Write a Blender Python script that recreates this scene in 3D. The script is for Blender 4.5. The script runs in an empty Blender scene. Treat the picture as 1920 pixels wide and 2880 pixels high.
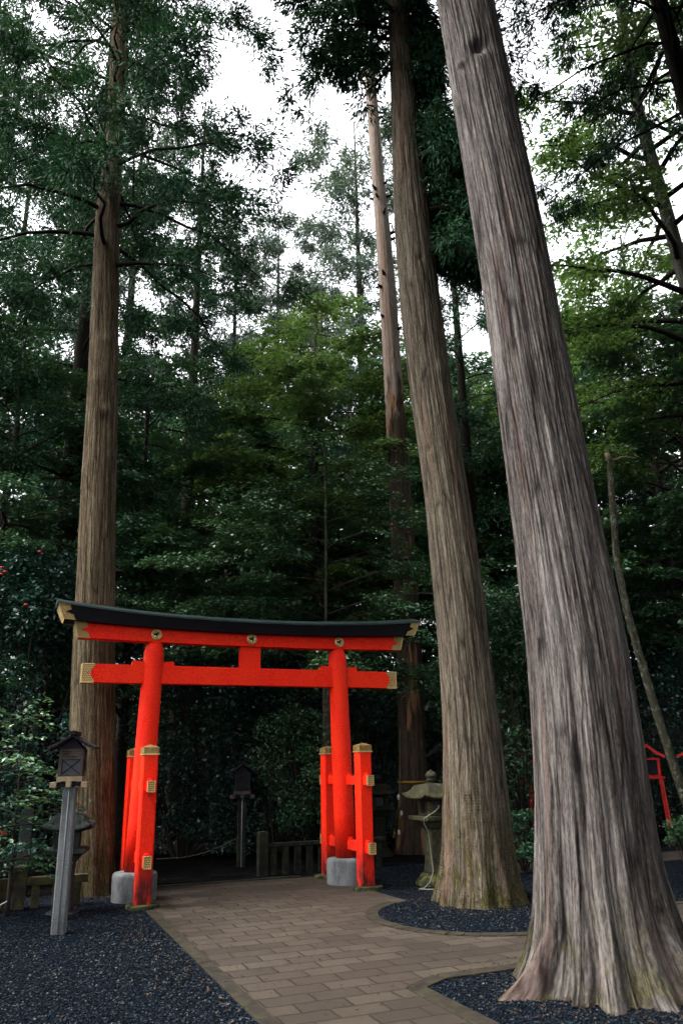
import bpy, math, random
import numpy as np
from mathutils import Vector, Matrix
R_ = math.radians
rng = np.random.default_rng(7)
random.seed(7)
scene = bpy.context.scene
COL = scene.collection

# ------------------------------------------------------------------ camera
EYE = 1.65
FPX, VX, VY = 2181.9, 821.5, -5173.4          # focal length and zenith point for a 1920 x 2880 picture
UP = np.array([VX - 960, 1440 - VY, -FPX]); UP /= np.linalg.norm(UP)
FW = np.array([0, 0, -1.0]); FW = FW - UP * FW.dot(UP); FW /= np.linalg.norm(FW)
RT = np.cross(FW, UP)
CR = np.array([RT, FW, UP])                   # camera -> world
cam = bpy.data.cameras.new('camera'); camo = bpy.data.objects.new('camera', cam); COL.objects.link(camo)
cam.sensor_fit = 'VERTICAL'; cam.sensor_height = 36; cam.lens = FPX / 2880 * 36
cam.dof.use_dof = True; cam.dof.focus_distance = 10.5; cam.dof.aperture_fstop = 2.0
cam.clip_start = 0.1; cam.clip_end = 600
m4 = Matrix([list(CR[0]) + [0], list(CR[1]) + [0], list(CR[2]) + [EYE], [0, 0, 0, 1]])
camo.matrix_world = m4
scene.camera = camo
K = 1920 / 1568                               # measured on a 1568-wide copy

def ray(x, y): return CR @ np.array([x * K - 960, 1440 - y * K, -FPX])
def at(x, y, Y):
    d = ray(x, y); return np.array([0, 0, EYE]) + d * (Y / d[1])
def gnd(x, y, z=0.0):
    d = ray(x, y); return np.array([0, 0, EYE]) + d * ((z - EYE) / d[2])
def camz(p): return -(CR.T @ (np.array(p) - np.array([0, 0, EYE])))[2]

# ------------------------------------------------------------------ materials
def newmat(name):
    m = bpy.data.materials.new(name); m.use_nodes = True
    nt = m.node_tree; nt.nodes.clear()
    out = nt.nodes.new('ShaderNodeOutputMaterial')
    b = nt.nodes.new('ShaderNodeBsdfPrincipled')
    nt.links.new(b.outputs[0], out.inputs[0])
    return m, nt, b, out
class N:
    """small node-writing helper"""
    def __init__(s, nt): s.nt = nt
    def n(s, t, **kw):
        o = s.nt.nodes.new(t)
        for k, v in kw.items(): setattr(o, k, v)
        return o
    def l(s, a, b): s.nt.links.new(a, b)
    def put(s, sock, v):
        if hasattr(v, 'is_output') or isinstance(v, bpy.types.NodeSocket): s.l(v, sock)
        else: sock.default_value = v
    def attr(s, name, vec=False):
        o = s.n('ShaderNodeAttribute', attribute_name=name); return o.outputs['Vector' if vec else 'Fac']
    def obj(s): return s.n('ShaderNodeTexCoord').outputs['Object']
    def map(s, v, scale=(1, 1, 1), rot=(0, 0, 0), loc=(0, 0, 0)):
        o = s.n('ShaderNodeMapping'); s.l(v, o.inputs[0]); o.inputs['Scale'].default_value = scale
        o.inputs['Rotation'].default_value = rot; o.inputs['Location'].default_value = loc; return o.outputs[0]
    def noise(s, v, scale, detail=4, rough=.55, dist=0.0, col=False):
        o = s.n('ShaderNodeTexNoise'); s.l(v, o.inputs['Vector']); o.inputs['Scale'].default_value = scale
        o.inputs['Detail'].default_value = detail; o.inputs['Roughness'].default_value = rough
        o.inputs['Distortion'].default_value = dist; return o.outputs['Color' if col else 'Fac']
    def voro(s, v, scale, out='Distance', feature='F1'):
        o = s.n('ShaderNodeTexVoronoi', feature=feature); s.l(v, o.inputs['Vector']); o.inputs['Scale'].default_value = scale
        return o.outputs[out]
    def ramp(s, f, stops, interp='LINEAR'):
        o = s.n('ShaderNodeValToRGB'); s.l(f, o.inputs[0]); cr = o.color_ramp; cr.interpolation = interp
        while len(cr.elements) < len(stops): cr.elements.new(.5)
        for e, (p, c) in zip(cr.elements, stops):
            e.position = p
            e.color = (c, c, c, 1) if isinstance(c, (int, float)) else (*c, 1)
        return o.outputs[0]
    def mix(s, f, a, b, mode='MIX'):
        o = s.n('ShaderNodeMix', data_type='RGBA', blend_type=mode)
        s.put(o.inputs[0], f)
        for k, v in ((6, a), (7, b)):
            if isinstance(v, tuple): o.inputs[k].default_value = (*v, 1) if len(v) == 3 else v
            else: s.l(v, o.inputs[k])
        return o.outputs[2]
    def math(s, op, a, b=0.0, c=0.0):
        o = s.n('ShaderNodeMath', operation=op)
        s.put(o.inputs[0], a); s.put(o.inputs[1], b); s.put(o.inputs[2], c); return o.outputs[0]
    def bump(s, h, dist, strength=1.0, normal=None):
        o = s.n('ShaderNodeBump'); s.l(h, o.inputs['Height']); o.inputs['Distance'].default_value = dist
        o.inputs['Strength'].default_value = strength
        if normal is not None: s.l(normal, o.inputs['Normal'])
        return o.outputs[0]
    def xyz(s, v):
        o = s.n('ShaderNodeSeparateXYZ'); s.l(v, o.inputs[0]); return o.outputs

def leaf_material(name, dark, light, accent, gloss=.42, trans=.3, spec=.4):
    m, nt, b, out = newmat(name); h = N(nt)
    t = h.attr('tone')
    c = h.ramp(t, [(0, dark), (.6, light), (.93, light), (1, accent)])
    nz = h.noise(h.n('ShaderNodeNewGeometry').outputs['Position'], .55, 3)
    c = h.mix(h.ramp(nz, [(.35, 0), (.7, .55)]), c, tuple(.55 * x + .45 * y for x, y in zip(light, accent)))
    h.l(c, b.inputs['Base Color'])
    b.inputs['Roughness'].default_value = gloss
    b.inputs['Specular IOR Level'].default_value = spec
    tr = h.n('ShaderNodeBsdfTranslucent')
    h.l(h.mix(1.0, c, (1.0, 1.0, .55), 'MULTIPLY'), tr.inputs[0])
    ms = h.n('ShaderNodeMixShader'); ms.inputs[0].default_value = trans
    h.l(b.outputs[0], ms.inputs[1]); h.l(tr.outputs[0], ms.inputs[2]); h.l(ms.outputs[0], out.inputs[0])
    return m
M = {}
M['leaf_olive'] = leaf_material('olive leaves', (.024, .066, .027), (.078, .146, .048), (.13, .19, .06), trans=.35)
M['leaf_green'] = leaf_material('green leaves', (.009, .034, .017), (.034, .098, .048), (.105, .165, .06), gloss=.36, trans=.2, spec=.45)
M['leaf_dark'] = leaf_material('dark glossy leaves', (.006, .024, .018), (.012, .050, .038), (.03, .08, .05), gloss=.3, trans=.12, spec=.5)
M['leaf_cedar'] = leaf_material('cedar needles', (.006, .030, .018), (.017, .060, .030), (.05, .075, .02), gloss=.7, trans=.15, spec=.08)
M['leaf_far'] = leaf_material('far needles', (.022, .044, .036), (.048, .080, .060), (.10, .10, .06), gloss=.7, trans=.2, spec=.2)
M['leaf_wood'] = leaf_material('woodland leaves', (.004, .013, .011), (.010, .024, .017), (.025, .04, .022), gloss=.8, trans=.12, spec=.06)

def plain(name, col, rough=.6, metal=0.0, nscale=0, namt=.3, bump=0.0):
    m, nt, b, out = newmat(name); h = N(nt)
    b.inputs['Roughness'].default_value = rough; b.inputs['Metallic'].default_value = metal; b.inputs['Specular IOR Level'].default_value = .5 if metal else .2
    if nscale:
        nz = h.noise(h.obj(), nscale, 5)
        h.l(h.mix(h.ramp(nz, [(.3, 0), (.7, 1)]), tuple(c * (1 - namt) for c in col), tuple(min(1, c * (1 + namt)) for c in col)), b.inputs['Base Color'])
        if bump: h.l(h.bump(nz, bump), b.inputs['Normal'])
    else: b.inputs['Base Color'].default_value = (*col, 1)
    return m
M['bark_twig'] = plain('twig bark', (.018, .014, .011), .9, 0, 6, .4)
M['petal'] = plain('red petals', (.25, .008, .012), .5)
M['petal_pink'] = plain('pink petals', (.65, .22, .25), .5)
M['moss'] = leaf_material('moss', (.010, .010, .004), (.030, .028, .008), (.055, .050, .012), .9, .05, .05)
M['cable'] = plain('pale cable', (.13, .12, .095), .6, 0, 20, .15)
M['cable_grey'] = plain('grey cable', (.24, .255, .26), .5, 0, 20, .15)
M['wire'] = plain('dark wire', (.10, .09, .07), .7)
M['yellow'] = plain('yellow strap', (.25, .15, .012), .6)
M['white_clip'] = plain('white clip', (.6, .62, .65), .5)
M['pane'] = plain('dull lantern pane', (.03, .032, .038), .55, 0, 3, .25)
M['pane_lamp'] = plain('pale lantern pane', (.32, .50, .55), .5)
M['old_wood'] = plain('weathered wood', (.035, .027, .024), .85, 0, 9, .45, .003)
M['pale_wood'] = plain('pale end grain', (.16, .123, .077), .85, 0, 14, .35, .002)
M['dark_roof'] = plain('dark roof boards', (.010, .010, .013), .85, 0, 8, .4); M['dark_roof'].node_tree.nodes['Principled BSDF'].inputs['Specular IOR Level'].default_value = .1
M['black_lacquer'] = plain('black lacquer', (.004, .004, .006), .55, 0, 5, .3); M['black_lacquer'].node_tree.nodes['Principled BSDF'].inputs['Specular IOR Level'].default_value = .12
M['patina'] = plain('green copper sheet', (.011, .024, .022), .4, .5, 4, .5)
M['red_dark'] = plain('red lacquer of lanterns', (.42, .012, .008), .5, 0, 8, .25)

def stone(name, col, moss=0.0, stain=.5, speck=.35):
    m, nt, b, out = newmat(name); h = N(nt)
    o = h.obj()
    sp = h.noise(o, 95, 2, .7)
    c = h.mix(h.ramp(sp, [(.36, 0), (.62, 1)]), tuple(x * (1 - speck) for x in col), tuple(min(1, x * (1 + speck)) for x in col))
    big = h.noise(h.map(o, (1, 1, .35)), 5, 5, .65)
    c = h.mix(h.ramp(big, [(.46, 0), (.68, stain)]), c, tuple(x * .28 for x in col))
    if moss:
        mz = h.noise(o, 9, 6, .7)
        c = h.mix(h.ramp(mz, [(.45, 0), (.62, moss)]), c, (.075, .078, .022))
    h.l(c, b.inputs['Base Color']); b.inputs['Roughness'].default_value = .9; b.inputs['Specular IOR Level'].default_value = .12
    h.l(h.bump(h.noise(o, 60, 4, .7), .004), b.inputs['Normal'])
    return m
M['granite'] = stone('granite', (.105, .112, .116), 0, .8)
M['granite_shaded'] = stone('shaded granite', (.0065, .008, .008), .2)  # granite darkened in its colour to carry the shade behind the gate
M['granite_moss'] = stone('mossy granite', (.027, .025, .019), .6)
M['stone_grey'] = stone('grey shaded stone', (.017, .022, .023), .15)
M['moss_stone'] = stone('mossy footing stone', (.014, .014, .010), .9)

def red_paint():
    m, nt, b, out = newmat('vermilion paint'); h = N(nt)
    o = h.obj()
    sp = h.noise(o, 55, 3, .7)
    c = h.mix(h.ramp(sp, [(.40, 0), (.62, 1)]), (.52, .009, .005), (.79, .023, .0065))
    big = h.noise(h.map(o, (1, 1, .5)), 2.5, 4, .6)
    c = h.mix(h.ramp(big, [(.4, 0), (.7, .35)]), c, (.80, .046, .006))
    z = h.xyz(h.n('ShaderNodeNewGeometry').outputs['Position'])[2]
    dirt = h.noise(h.map(o, (1, 1, .25)), 9, 6, .75)
    low = h.ramp(z, [(.0, 1), (.3, .9), (.5, .35), (.8, 0)])
    k = h.math('MULTIPLY', h.ramp(dirt, [(.32, 0), (.55, 1)]), low)
    c = h.mix(k, c, (.022, .010, .010))
    spot = h.noise(o, 12, 5, .8)
    c = h.mix(h.ramp(spot, [(.69, 0), (.72, .75)]), c, (.03, .012, .01))
    h.l(c, b.inputs['Base Color'])
    h.l(h.ramp(sp, [(.3, .62), (.7, .45)]), b.inputs['Roughness'])
    b.inputs['Specular IOR Level'].default_value = .07
    h.l(h.bump(sp, .0015), b.inputs['Normal'])
    return m
M['red'] = red_paint()

def gold(name, wave):
    m, nt, b, out = newmat(name); h = N(nt)
    x, y, z = h.xyz(h.obj())
    w, hh = (.052, .026) if wave else (.032, .026)
    v = h.math('DIVIDE', z, hh)
    row = h.math('FLOOR', v)
    par = h.math('MULTIPLY', h.math('FRACT', h.math('MULTIPLY', row, .5)), 1.0)
    u = h.math('ADD', h.math('DIVIDE', h.math('ADD', x, y), w), par)
    fx = h.math('MULTIPLY', h.math('SUBTRACT', h.math('FRACT', u), .5), w)
    fz = h.math('MULTIPLY', h.math('FRACT', v), hh)
    d = h.math('SQRT', h.math('ADD', h.math('MULTIPLY', fx, fx), h.math('MULTIPLY', fz, fz)))
    s = h.math('SINE', h.math('MULTIPLY', d, 520 if wave else 300))
    s = h.math('ADD', h.math('MULTIPLY', s, .5), .5)
    c = h.mix(s, (.14, .085, .022), (.52, .37, .15))
    h.l(c, b.inputs['Base Color'])
    b.inputs['Metallic'].default_value = .55; b.inputs['Roughness'].default_value = .42
    h.l(h.bump(s, .004), b.inputs['Normal'])
    return m
M['gold_wave'] = gold('gilt wave relief', True)
M['gold_lattice'] = gold('gilt lattice relief', False)
M['gold_plain'] = plain('worn gilt cap', (.19, .125, .04), .5, .45, 18, .4)
M['gold_edge'] = plain('gilt edge', (.5, .36, .15), .38, .6, 18, .2)
M['gold_dark'] = plain('aged gilt emblem', (.45, .33, .14), .38, .55, 25, .4)

def bark(name, crev, mid, pale, red, redamt=.4, moss=(0, 0), fine=1.0, bumpd=.02, wood=None, lichen=0.0, top=None, crack=8.0):
    m, nt, b, out = newmat(name); h = N(nt)
    v0 = h.attr('bk', True)
    # gentle sideways wander so that the strips are not ruler straight
    wn = h.n('ShaderNodeVectorMath', operation='SCALE'); h.l(h.noise(h.map(v0, (1, 1, .5)), 2.2, 3, .5, 0, True), wn.inputs[0]); wn.inputs['Scale'].default_value = .035
    va = h.n('ShaderNodeVectorMath', operation='ADD'); h.l(v0, va.inputs[0]); h.l(wn.outputs[0], va.inputs[1]); v = va.outputs[0]
    fib = h.noise(h.map(v, (1, 1, .055)), 70 * fine, 4, .6)
    fl = h.noise(h.map(v, (1, 1, .20)), 95 * fine, 4, .7)
    med = h.noise(h.map(v, (1, 1, .05)), 16 * fine, 5, .65)
    ce = h.n('ShaderNodeTexVoronoi', feature='DISTANCE_TO_EDGE'); h.l(h.map(v, (1, 1, .055)), ce.inputs['Vector']); ce.inputs['Scale'].default_value = crack; ce.inputs['Randomness'].default_value = 1.0
    ck = h.ramp(h.math('ADD', ce.outputs['Distance'], h.math('MULTIPLY', h.math('SUBTRACT', med, .5), .14)), [(0.0, .30), (.04, .8), (.10, 1)])
    f = h.math('ADD', h.math('ADD', h.math('MULTIPLY', fib, .40), h.math('MULTIPLY', fl, .28)), h.math('MULTIPLY', med, .32))
    c = h.ramp(f, [(.36, crev), (.46, mid), (.58, pale), (.68, tuple(min(1, x * 1.2) for x in pale))])
    big = h.noise(h.map(v, (1, 1, .22)), 2.0, 4, .62)
    c = h.mix(h.ramp(big, [(.46, 0), (.66, .4)]), c, h.mix(h.ramp(fl, [(.4, 0), (.62, 1)]), crev, tuple(x * .8 for x in mid)))
    rz = h.noise(h.map(v, (1, 1, .045), loc=(3, 1, 0)), 5.5, 5, .6, .2)
    c = h.mix(h.math('MULTIPLY', h.ramp(rz, [(.57, 0), (.64, redamt)]), h.ramp(fib, [(.35, .2), (.55, 1)])), c, red)
    c = h.mix(ck, tuple(x * .8 for x in crev), c)
    if wood:
        wz = h.noise(h.map(v, (1, 1, .12), loc=(7, 2, 3)), 3.2, 4, .55, .2)
        c = h.mix(h.math('MULTIPLY', h.ramp(wz, [(.55, 0), (.585, .9)]), h.ramp(fib, [(.32, .45), (.5, 1)])), c, wood)
    if top:
        hz = h.attr('hz')
        k = h.math('ADD', h.math('DIVIDE', h.math('SUBTRACT', hz, top[0]), top[1] - top[0]), h.math('MULTIPLY', h.math('SUBTRACT', h.noise(h.map(v, (1, 1, .25)), 4, 4), .5), 3.0))
        tc = h.ramp(f, [(.36, top[2]), (.48, top[3]), (.62, top[4])])
        tc = h.mix(h.ramp(rz, [(.52, 0), (.62, .5)]), tc, top[5])
        c = h.mix(h.ramp(k, [(.4, 0), (.6, 1)]), c, tc)
    if lichen:
        ln = h.noise(v0, 13, 5, .75)
        c = h.mix(h.ramp(ln, [(.53, 0), (.60, lichen)]), c, (.15, .153, .136))
    if moss[1]:
        hz = h.attr('hz')
        mz = h.noise(h.map(v0, (1, 1, .6)), 7, 6, .72)
        k = h.math('MULTIPLY', h.ramp(h.math('MULTIPLY', hz, 1 / moss[0]), [(0, 1), (.35, .7), (1, 0)]), h.ramp(mz, [(.46, 0), (.56, moss[1])]))
        c = h.mix(k, c, h.mix(h.ramp(fl, [(.4, 0), (.6, 1)]), (.012, .011, .004), (.052, .047, .012)))
    h.l(c, b.inputs['Base Color'])
    b.inputs['Roughness'].default_value = .95; b.inputs['Specular IOR Level'].default_value = .06
    hh = h.math('ADD', h.math('MULTIPLY', f, .6), h.math('MULTIPLY', ck, .3))
    h.l(h.bump(hh, bumpd * 1.6), b.inputs['Normal'])
    return m
M['bark_giant'] = bark('grey shredding bark', (.004, .0035, .0035), (.038, .032, .029), (.113, .102, .095), (.062, .027, .020), .4, (.9, .7), 1.0, .02, None, 0.0, None, 8.0)
M['bark_mid'] = bark('grey brown cedar bark', (.007, .0055, .004), (.045, .036, .026), (.118, .100, .075), (.085, .032, .018), .45, (1.7, .95), 1.0, .016, None, 0.0, None, 10.0)
M['bark_left'] = bark('brown cedar bark', (.009, .007, .0045), (.046, .034, .020), (.135, .106, .068), (.065, .03, .018), .35, (4.2, .75), 1.2, .012, None, 0.0, None, 13.0)
M['bark_snag'] = bark('dead trunk bark', (.012, .010, .008), (.032, .023, .017), (.07, .052, .037), (.10, .04, .026), .3, (0, 0), 1.4, .018, (.22, .12, .062), 0.0, (8.5, 11.5, (.07, .05, .04), (.15, .118, .096), (.25, .215, .19), (.16, .085, .057)))
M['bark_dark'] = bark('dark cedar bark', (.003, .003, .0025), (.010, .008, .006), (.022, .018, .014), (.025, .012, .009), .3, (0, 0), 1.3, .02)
M['bark_lichen'] = bark('lichen bark', (.008, .008, .005), (.026, .025, .014), (.058, .056, .038), (.05, .045, .02), .4, (0, 0), 1.0, .01, None, .6)
M['bark_pale'] = bark('pale broadleaf bark', (.013, .012, .010), (.05, .045, .037), (.105, .10, .086), (.065, .065, .04), .4, (0, 0), 1.0, .01, None, .35)

def paving():
    m, nt, b, out = newmat('brown paving blocks'); h = N(nt)
    o = h.obj()
    wob = h.noise(o, 2.2, 2)
    vec = h.n('ShaderNodeVectorMath', operation='ADD'); h.l(o, vec.inputs[0])
    sc = h.n('ShaderNodeVectorMath', operation='SCALE'); h.l(h.noise(o, 5, 3, .5, 0, True), sc.inputs[0]); sc.inputs['Scale'].default_value = .022
    h.l(sc.outputs[0], vec.inputs[1])
    br = h.n('ShaderNodeTexBrick'); h.l(vec.outputs[0], br.inputs['Vector'])
    br.offset = .5; br.inputs['Scale'].default_value = 1.0
    br.inputs['Brick Width'].default_value = .40; br.inputs['Row Height'].default_value = .235
    br.inputs['Mortar Size'].default_value = .009; br.inputs['Mortar Smooth'].default_value = .3; br.inputs['Bias'].default_value = -.1
    br.inputs['Color1'].default_value = (.034, .026, .019, 1); br.inputs['Color2'].default_value = (.066, .052, .039, 1)
    br.inputs['Mortar'].default_value = (.004, .0035, .003, 1)
    fine = h.noise(o, 130, 3, .7)
    c = h.mix(h.ramp(fine, [(.3, .0), (.7, .75)]), br.outputs['Color'], (.018, .014, .011))
    big = h.noise(o, .9, 5, .65)
    c = h.mix(h.ramp(big, [(.38, 0), (.68, .55)]), c, (.017, .0135, .011))
    fill = h.noise(o, 1.7, 3, .6)       # joints filled with grit in places
    c = h.mix(h.math('MULTIPLY', br.outputs['Fac'], h.ramp(fill, [(.5, 0), (.7, .7)])), c, (.02, .015, .012))
    h.l(c, b.inputs['Base Color'])
    h.l(h.ramp(big, [(.3, .75), (.7, .6)]), b.inputs['Roughness']); b.inputs['Specular IOR Level'].default_value = .14
    hgt = h.math('SUBTRACT', h.math('MULTIPLY', fine, .25), br.outputs['Fac'])
    h.l(h.bump(hgt, .012), b.inputs['Normal'])
    return m
M['paving'] = paving()
M['kerb'] = stone('kerb stone', (.016, .0125, .0098), .15, .6, .3)

def gravel():
    m, nt, b, out = newmat('dark gravel'); h = N(nt)
    o = h.obj()
    ce = h.n('ShaderNodeTexVoronoi'); h.l(o, ce.inputs['Vector']); ce.inputs['Scale'].default_value = 62
    rnd = h.xyz(ce.outputs['Color'])[0]
    c = h.ramp(rnd, [(0, (.0025, .0035, .0055)), (.6, (.0045, .007, .0105)), (.9, (.010, .0135, .019)), (.97, (.05, .055, .055))])
    leaf = h.noise(o, .5, 4, .6)
    c = h.mix(h.ramp(leaf, [(.5, 0), (.72, .45)]), c, (.008, .006, .005))
    h.l(c, b.inputs['Base Color']); b.inputs['Roughness'].default_value = .95; b.inputs['Specular IOR Level'].default_value = 0.0
    h.l(h.bump(ce.outputs['Distance'], .018, 1.0), b.inputs['Normal'])
    return m
M['gravel'] = gravel()
M['soil'] = plain('shaded forest soil', (.005, .005, .005), 1.0, 0, 3, .5, .02); M['soil'].node_tree.nodes['Principled BSDF'].inputs['Specular IOR Level'].default_value = 0
def pebble():
    m, nt, b, out = newmat('gravel stones'); h = N(nt)
    t = h.attr('tone')
    h.l(h.ramp(t, [(0, (.002, .003, .005)), (.6, (.0045, .007, .0105)), (.93, (.013, .017, .023)), (1, (.10, .10, .10))]), b.inputs['Base Color'])
    b.inputs['Roughness'].default_value = .8; b.inputs['Specular IOR Level'].default_value = .02
    return m
M['pebble'] = pebble()

# ------------------------------------------------------------------ mesh helpers
def link_mesh(name, V, F, mat, parent=None, smooth=False, attrs=None, bevel=0.0):
    me = bpy.data.meshes.new(name)
    V = np.asarray(V, dtype=np.float32)
    if isinstance(F, np.ndarray) and F.ndim == 2:
        n, k = F.shape
        me.vertices.add(len(V)); me.vertices.foreach_set('co', V.ravel())
        me.loops.add(n * k); me.loops.foreach_set('vertex_index', F.astype(np.int32).ravel())
        me.polygons.add(n); me.polygons.foreach_set('loop_start', np.arange(0, n * k, k, dtype=np.int32))
        me.polygons.foreach_set('loop_total', np.full(n, k, dtype=np.int32))
        me.update(calc_edges=True)
    else:
        me.from_pydata([tuple(map(float, v)) for v in V], [], [tuple(int(i) for i in f) for f in F]); me.update()
    if attrs:
        for an, (dom, typ, arr) in attrs.items():
            a = me.attributes.new(an, typ, dom)
            a.data.foreach_set('vector' if typ == 'FLOAT_VECTOR' else 'value', np.asarray(arr, dtype=np.float32).ravel())
    if smooth: me.polygons.foreach_set('use_smooth', np.ones(len(me.polygons), dtype=bool))
    mats = mat if isinstance(mat, (list, tuple)) else [mat]
    for q in mats: me.materials.append(q)
    return link_data(name, me, parent, bevel)
def link_data(name, me, parent=None, bevel=0.0):
    o = bpy.data.objects.new(name, me); COL.objects.link(o)
    if parent: o.parent = parent
    if bevel:
        b = o.modifiers.new('bevel', 'BEVEL'); b.width = bevel; b.segments = 2; b.limit_method = 'ANGLE'; b.angle_limit = R_(40)
    return o
def empty(name, loc=(0, 0, 0), rz=0.0):
    o = bpy.data.objects.new(name, None); COL.objects.link(o); o.location = loc; o.rotation_euler = (0, 0, rz)
    o.empty_display_size = .2; return o
def tag(o, label=None, cat=None, group=None, kind=None):
    if label: o['label'] = label
    if cat: o['category'] = cat
    if group: o['group'] = group
    if kind: o['kind'] = kind
    return o
class MB:
    def __init__(s): s.V = []; s.F = []
    def add(s, V, F):
        k = len(s.V); s.V += [tuple(v) for v in V]; s.F += [tuple(i + k for i in f) for f in F]; return s
    def box(s, x0, x1, y0, y1, z0, z1, R=None, o=None):
        V = [(x, y, z) for z in (z0, z1) for y in (y0, y1) for x in (x0, x1)]
        if R is not None: V = [tuple(R @ Vector(v) + Vector(o or (0, 0, 0))) for v in V]
        elif o: V = [(a + o[0], b + o[1], c + o[2]) for a, b, c in V]
        return s.add(V, [(0, 2, 3, 1), (4, 5, 7, 6), (0, 1, 5, 4), (2, 6, 7, 3), (0, 4, 6, 2), (1, 3, 7, 5)])
    def prism(s, poly, y0, y1):
        """polygon in x-z, extruded along y"""
        n = len(poly); a = sum(poly[i][0] * poly[(i + 1) % n][1] - poly[(i + 1) % n][0] * poly[i][1] for i in range(n))
        if a < 0: poly = poly[::-1]
        V = [(x, y0, z) for x, z in poly] + [(x, y1, z) for x, z in poly]
        F = [tuple(range(n)), tuple(range(2 * n - 1, n - 1, -1))] + [(i, i + n, (i + 1) % n + n, (i + 1) % n) for i in range(n)]
        return s.add(V, F)
    def prismz(s, poly, z0, z1):
        n = len(poly); a = sum(poly[i][0] * poly[(i + 1) % n][1] - poly[(i + 1) % n][0] * poly[i][1] for i in range(n))
        if a < 0: poly = poly[::-1]
        V = [(x, y, z0) for x, y in poly] + [(x, y, z1) for x, y in poly]
        F = [tuple(range(n - 1, -1, -1)), tuple(range(n, 2 * n))] + [(i, (i + 1) % n, (i + 1) % n + n, i + n) for i in range(n)]
        return s.add(V, F)
    def tube(s, pts, rad, seg=8, cap=True):
        pts = [Vector(p) for p in pts]; n = len(pts)
        if not hasattr(rad, '__len__'): rad = [rad] * n
        V, F = [], []
        up = Vector((0, 0, 1))
        d0 = (pts[1] - pts[0]).normalized()
        u = d0.cross(up if abs(d0.z) < .9 else Vector((1, 0, 0))).normalized()
        for i in range(n):
            d = (pts[min(i + 1, n - 1)] - pts[max(i - 1, 0)]).normalized()
            u = (u - d * u.dot(d)).normalized(); w = d.cross(u)
            for k in range(seg):
                a = 2 * math.pi * k / seg
                V.append(pts[i] + (u * math.cos(a) + w * math.sin(a)) * rad[i])
        for i in range(n - 1):
            for k in range(seg):
                F.append((i * seg + k, i * seg + (k + 1) % seg, (i + 1) * seg + (k + 1) % seg, (i + 1) * seg + k))
        if cap: F += [tuple(range(seg - 1, -1, -1)), tuple((n - 1) * seg + k for k in range(seg))]
        return s.add(V, F)
    def lathe(s, prof, seg=24, o=(0, 0, 0), phase=0.0, square=False, lean=(0, 0)):
        """profile of (r, z)"""
        V, F = [], []
        for r, z in prof:
            for k in range(seg):
                a = 2 * math.pi * k / seg + phase
                V.append((o[0] + r * math.cos(a) + lean[0] * z, o[1] + r * math.sin(a) + lean[1] * z, o[2] + z))
        for i in range(len(prof) - 1):
            for k in range(seg):
                F.append((i * seg + k, i * seg + (k + 1) % seg, (i + 1) * seg + (k + 1) % seg, (i + 1) * seg + k))
        F += [tuple(range(seg - 1, -1, -1)), tuple((len(prof) - 1) * seg + k for k in range(seg))]
        return s.add(V, F)
    def build(s, name, mat, parent=None, smooth=False, bevel=0.0):
        o = link_mesh(name, s.V, s.F, mat, parent, False, None, bevel)
        if smooth:
            o.data.shade_auto(R_(38)) if hasattr(o.data, 'shade_auto') else o.data.polygons.foreach_set('use_smooth', np.ones(len(o.data.polygons), dtype=bool))
            if not any(p.use_smooth for p in o.data.polygons):
                o.data.polygons.foreach_set('use_smooth', np.ones(len(o.data.polygons), dtype=bool))
                o.data.set_sharp_from_angle(angle=R_(38))
        return o

# vectorised value noise
def _h(ix, iy, iz, s):
    n = (ix.astype(np.int64) * 374761393 + iy.astype(np.int64) * 668265263 + iz.astype(np.int64) * 1440662683 + s * 974634477) & 0xffffffff
    n = ((n ^ (n >> 13)) * 1274126177) & 0xffffffff
    return ((n ^ (n >> 16)) & 0xffffff) / 0xffffff
def vnoise(x, y, z, s=0):
    fx, fy, fz = np.floor(x), np.floor(y), np.floor(z)
    ux, uy, uz = x - fx, y - fy, z - fz
    ux, uy, uz = (t * t * (3 - 2 * t) for t in (ux, uy, uz))
    r = 0
    for a in (0, 1):
        for b in (0, 1):
            for c in (0, 1):
                r = r + _h(fx + a, fy + b, fz + c, s) * (ux if a else 1 - ux) * (uy if b else 1 - uy) * (uz if c else 1 - uz)
    return r
def fbm(x, y, z, s=0, o=4):
    r, a, t = 0, 1.0, 0
    for i in range(o):
        r = r + a * vnoise(x * 2 ** i, y * 2 ** i, z * 2 ** i, s + i); t += a; a *= .5
    return r / t

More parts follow.
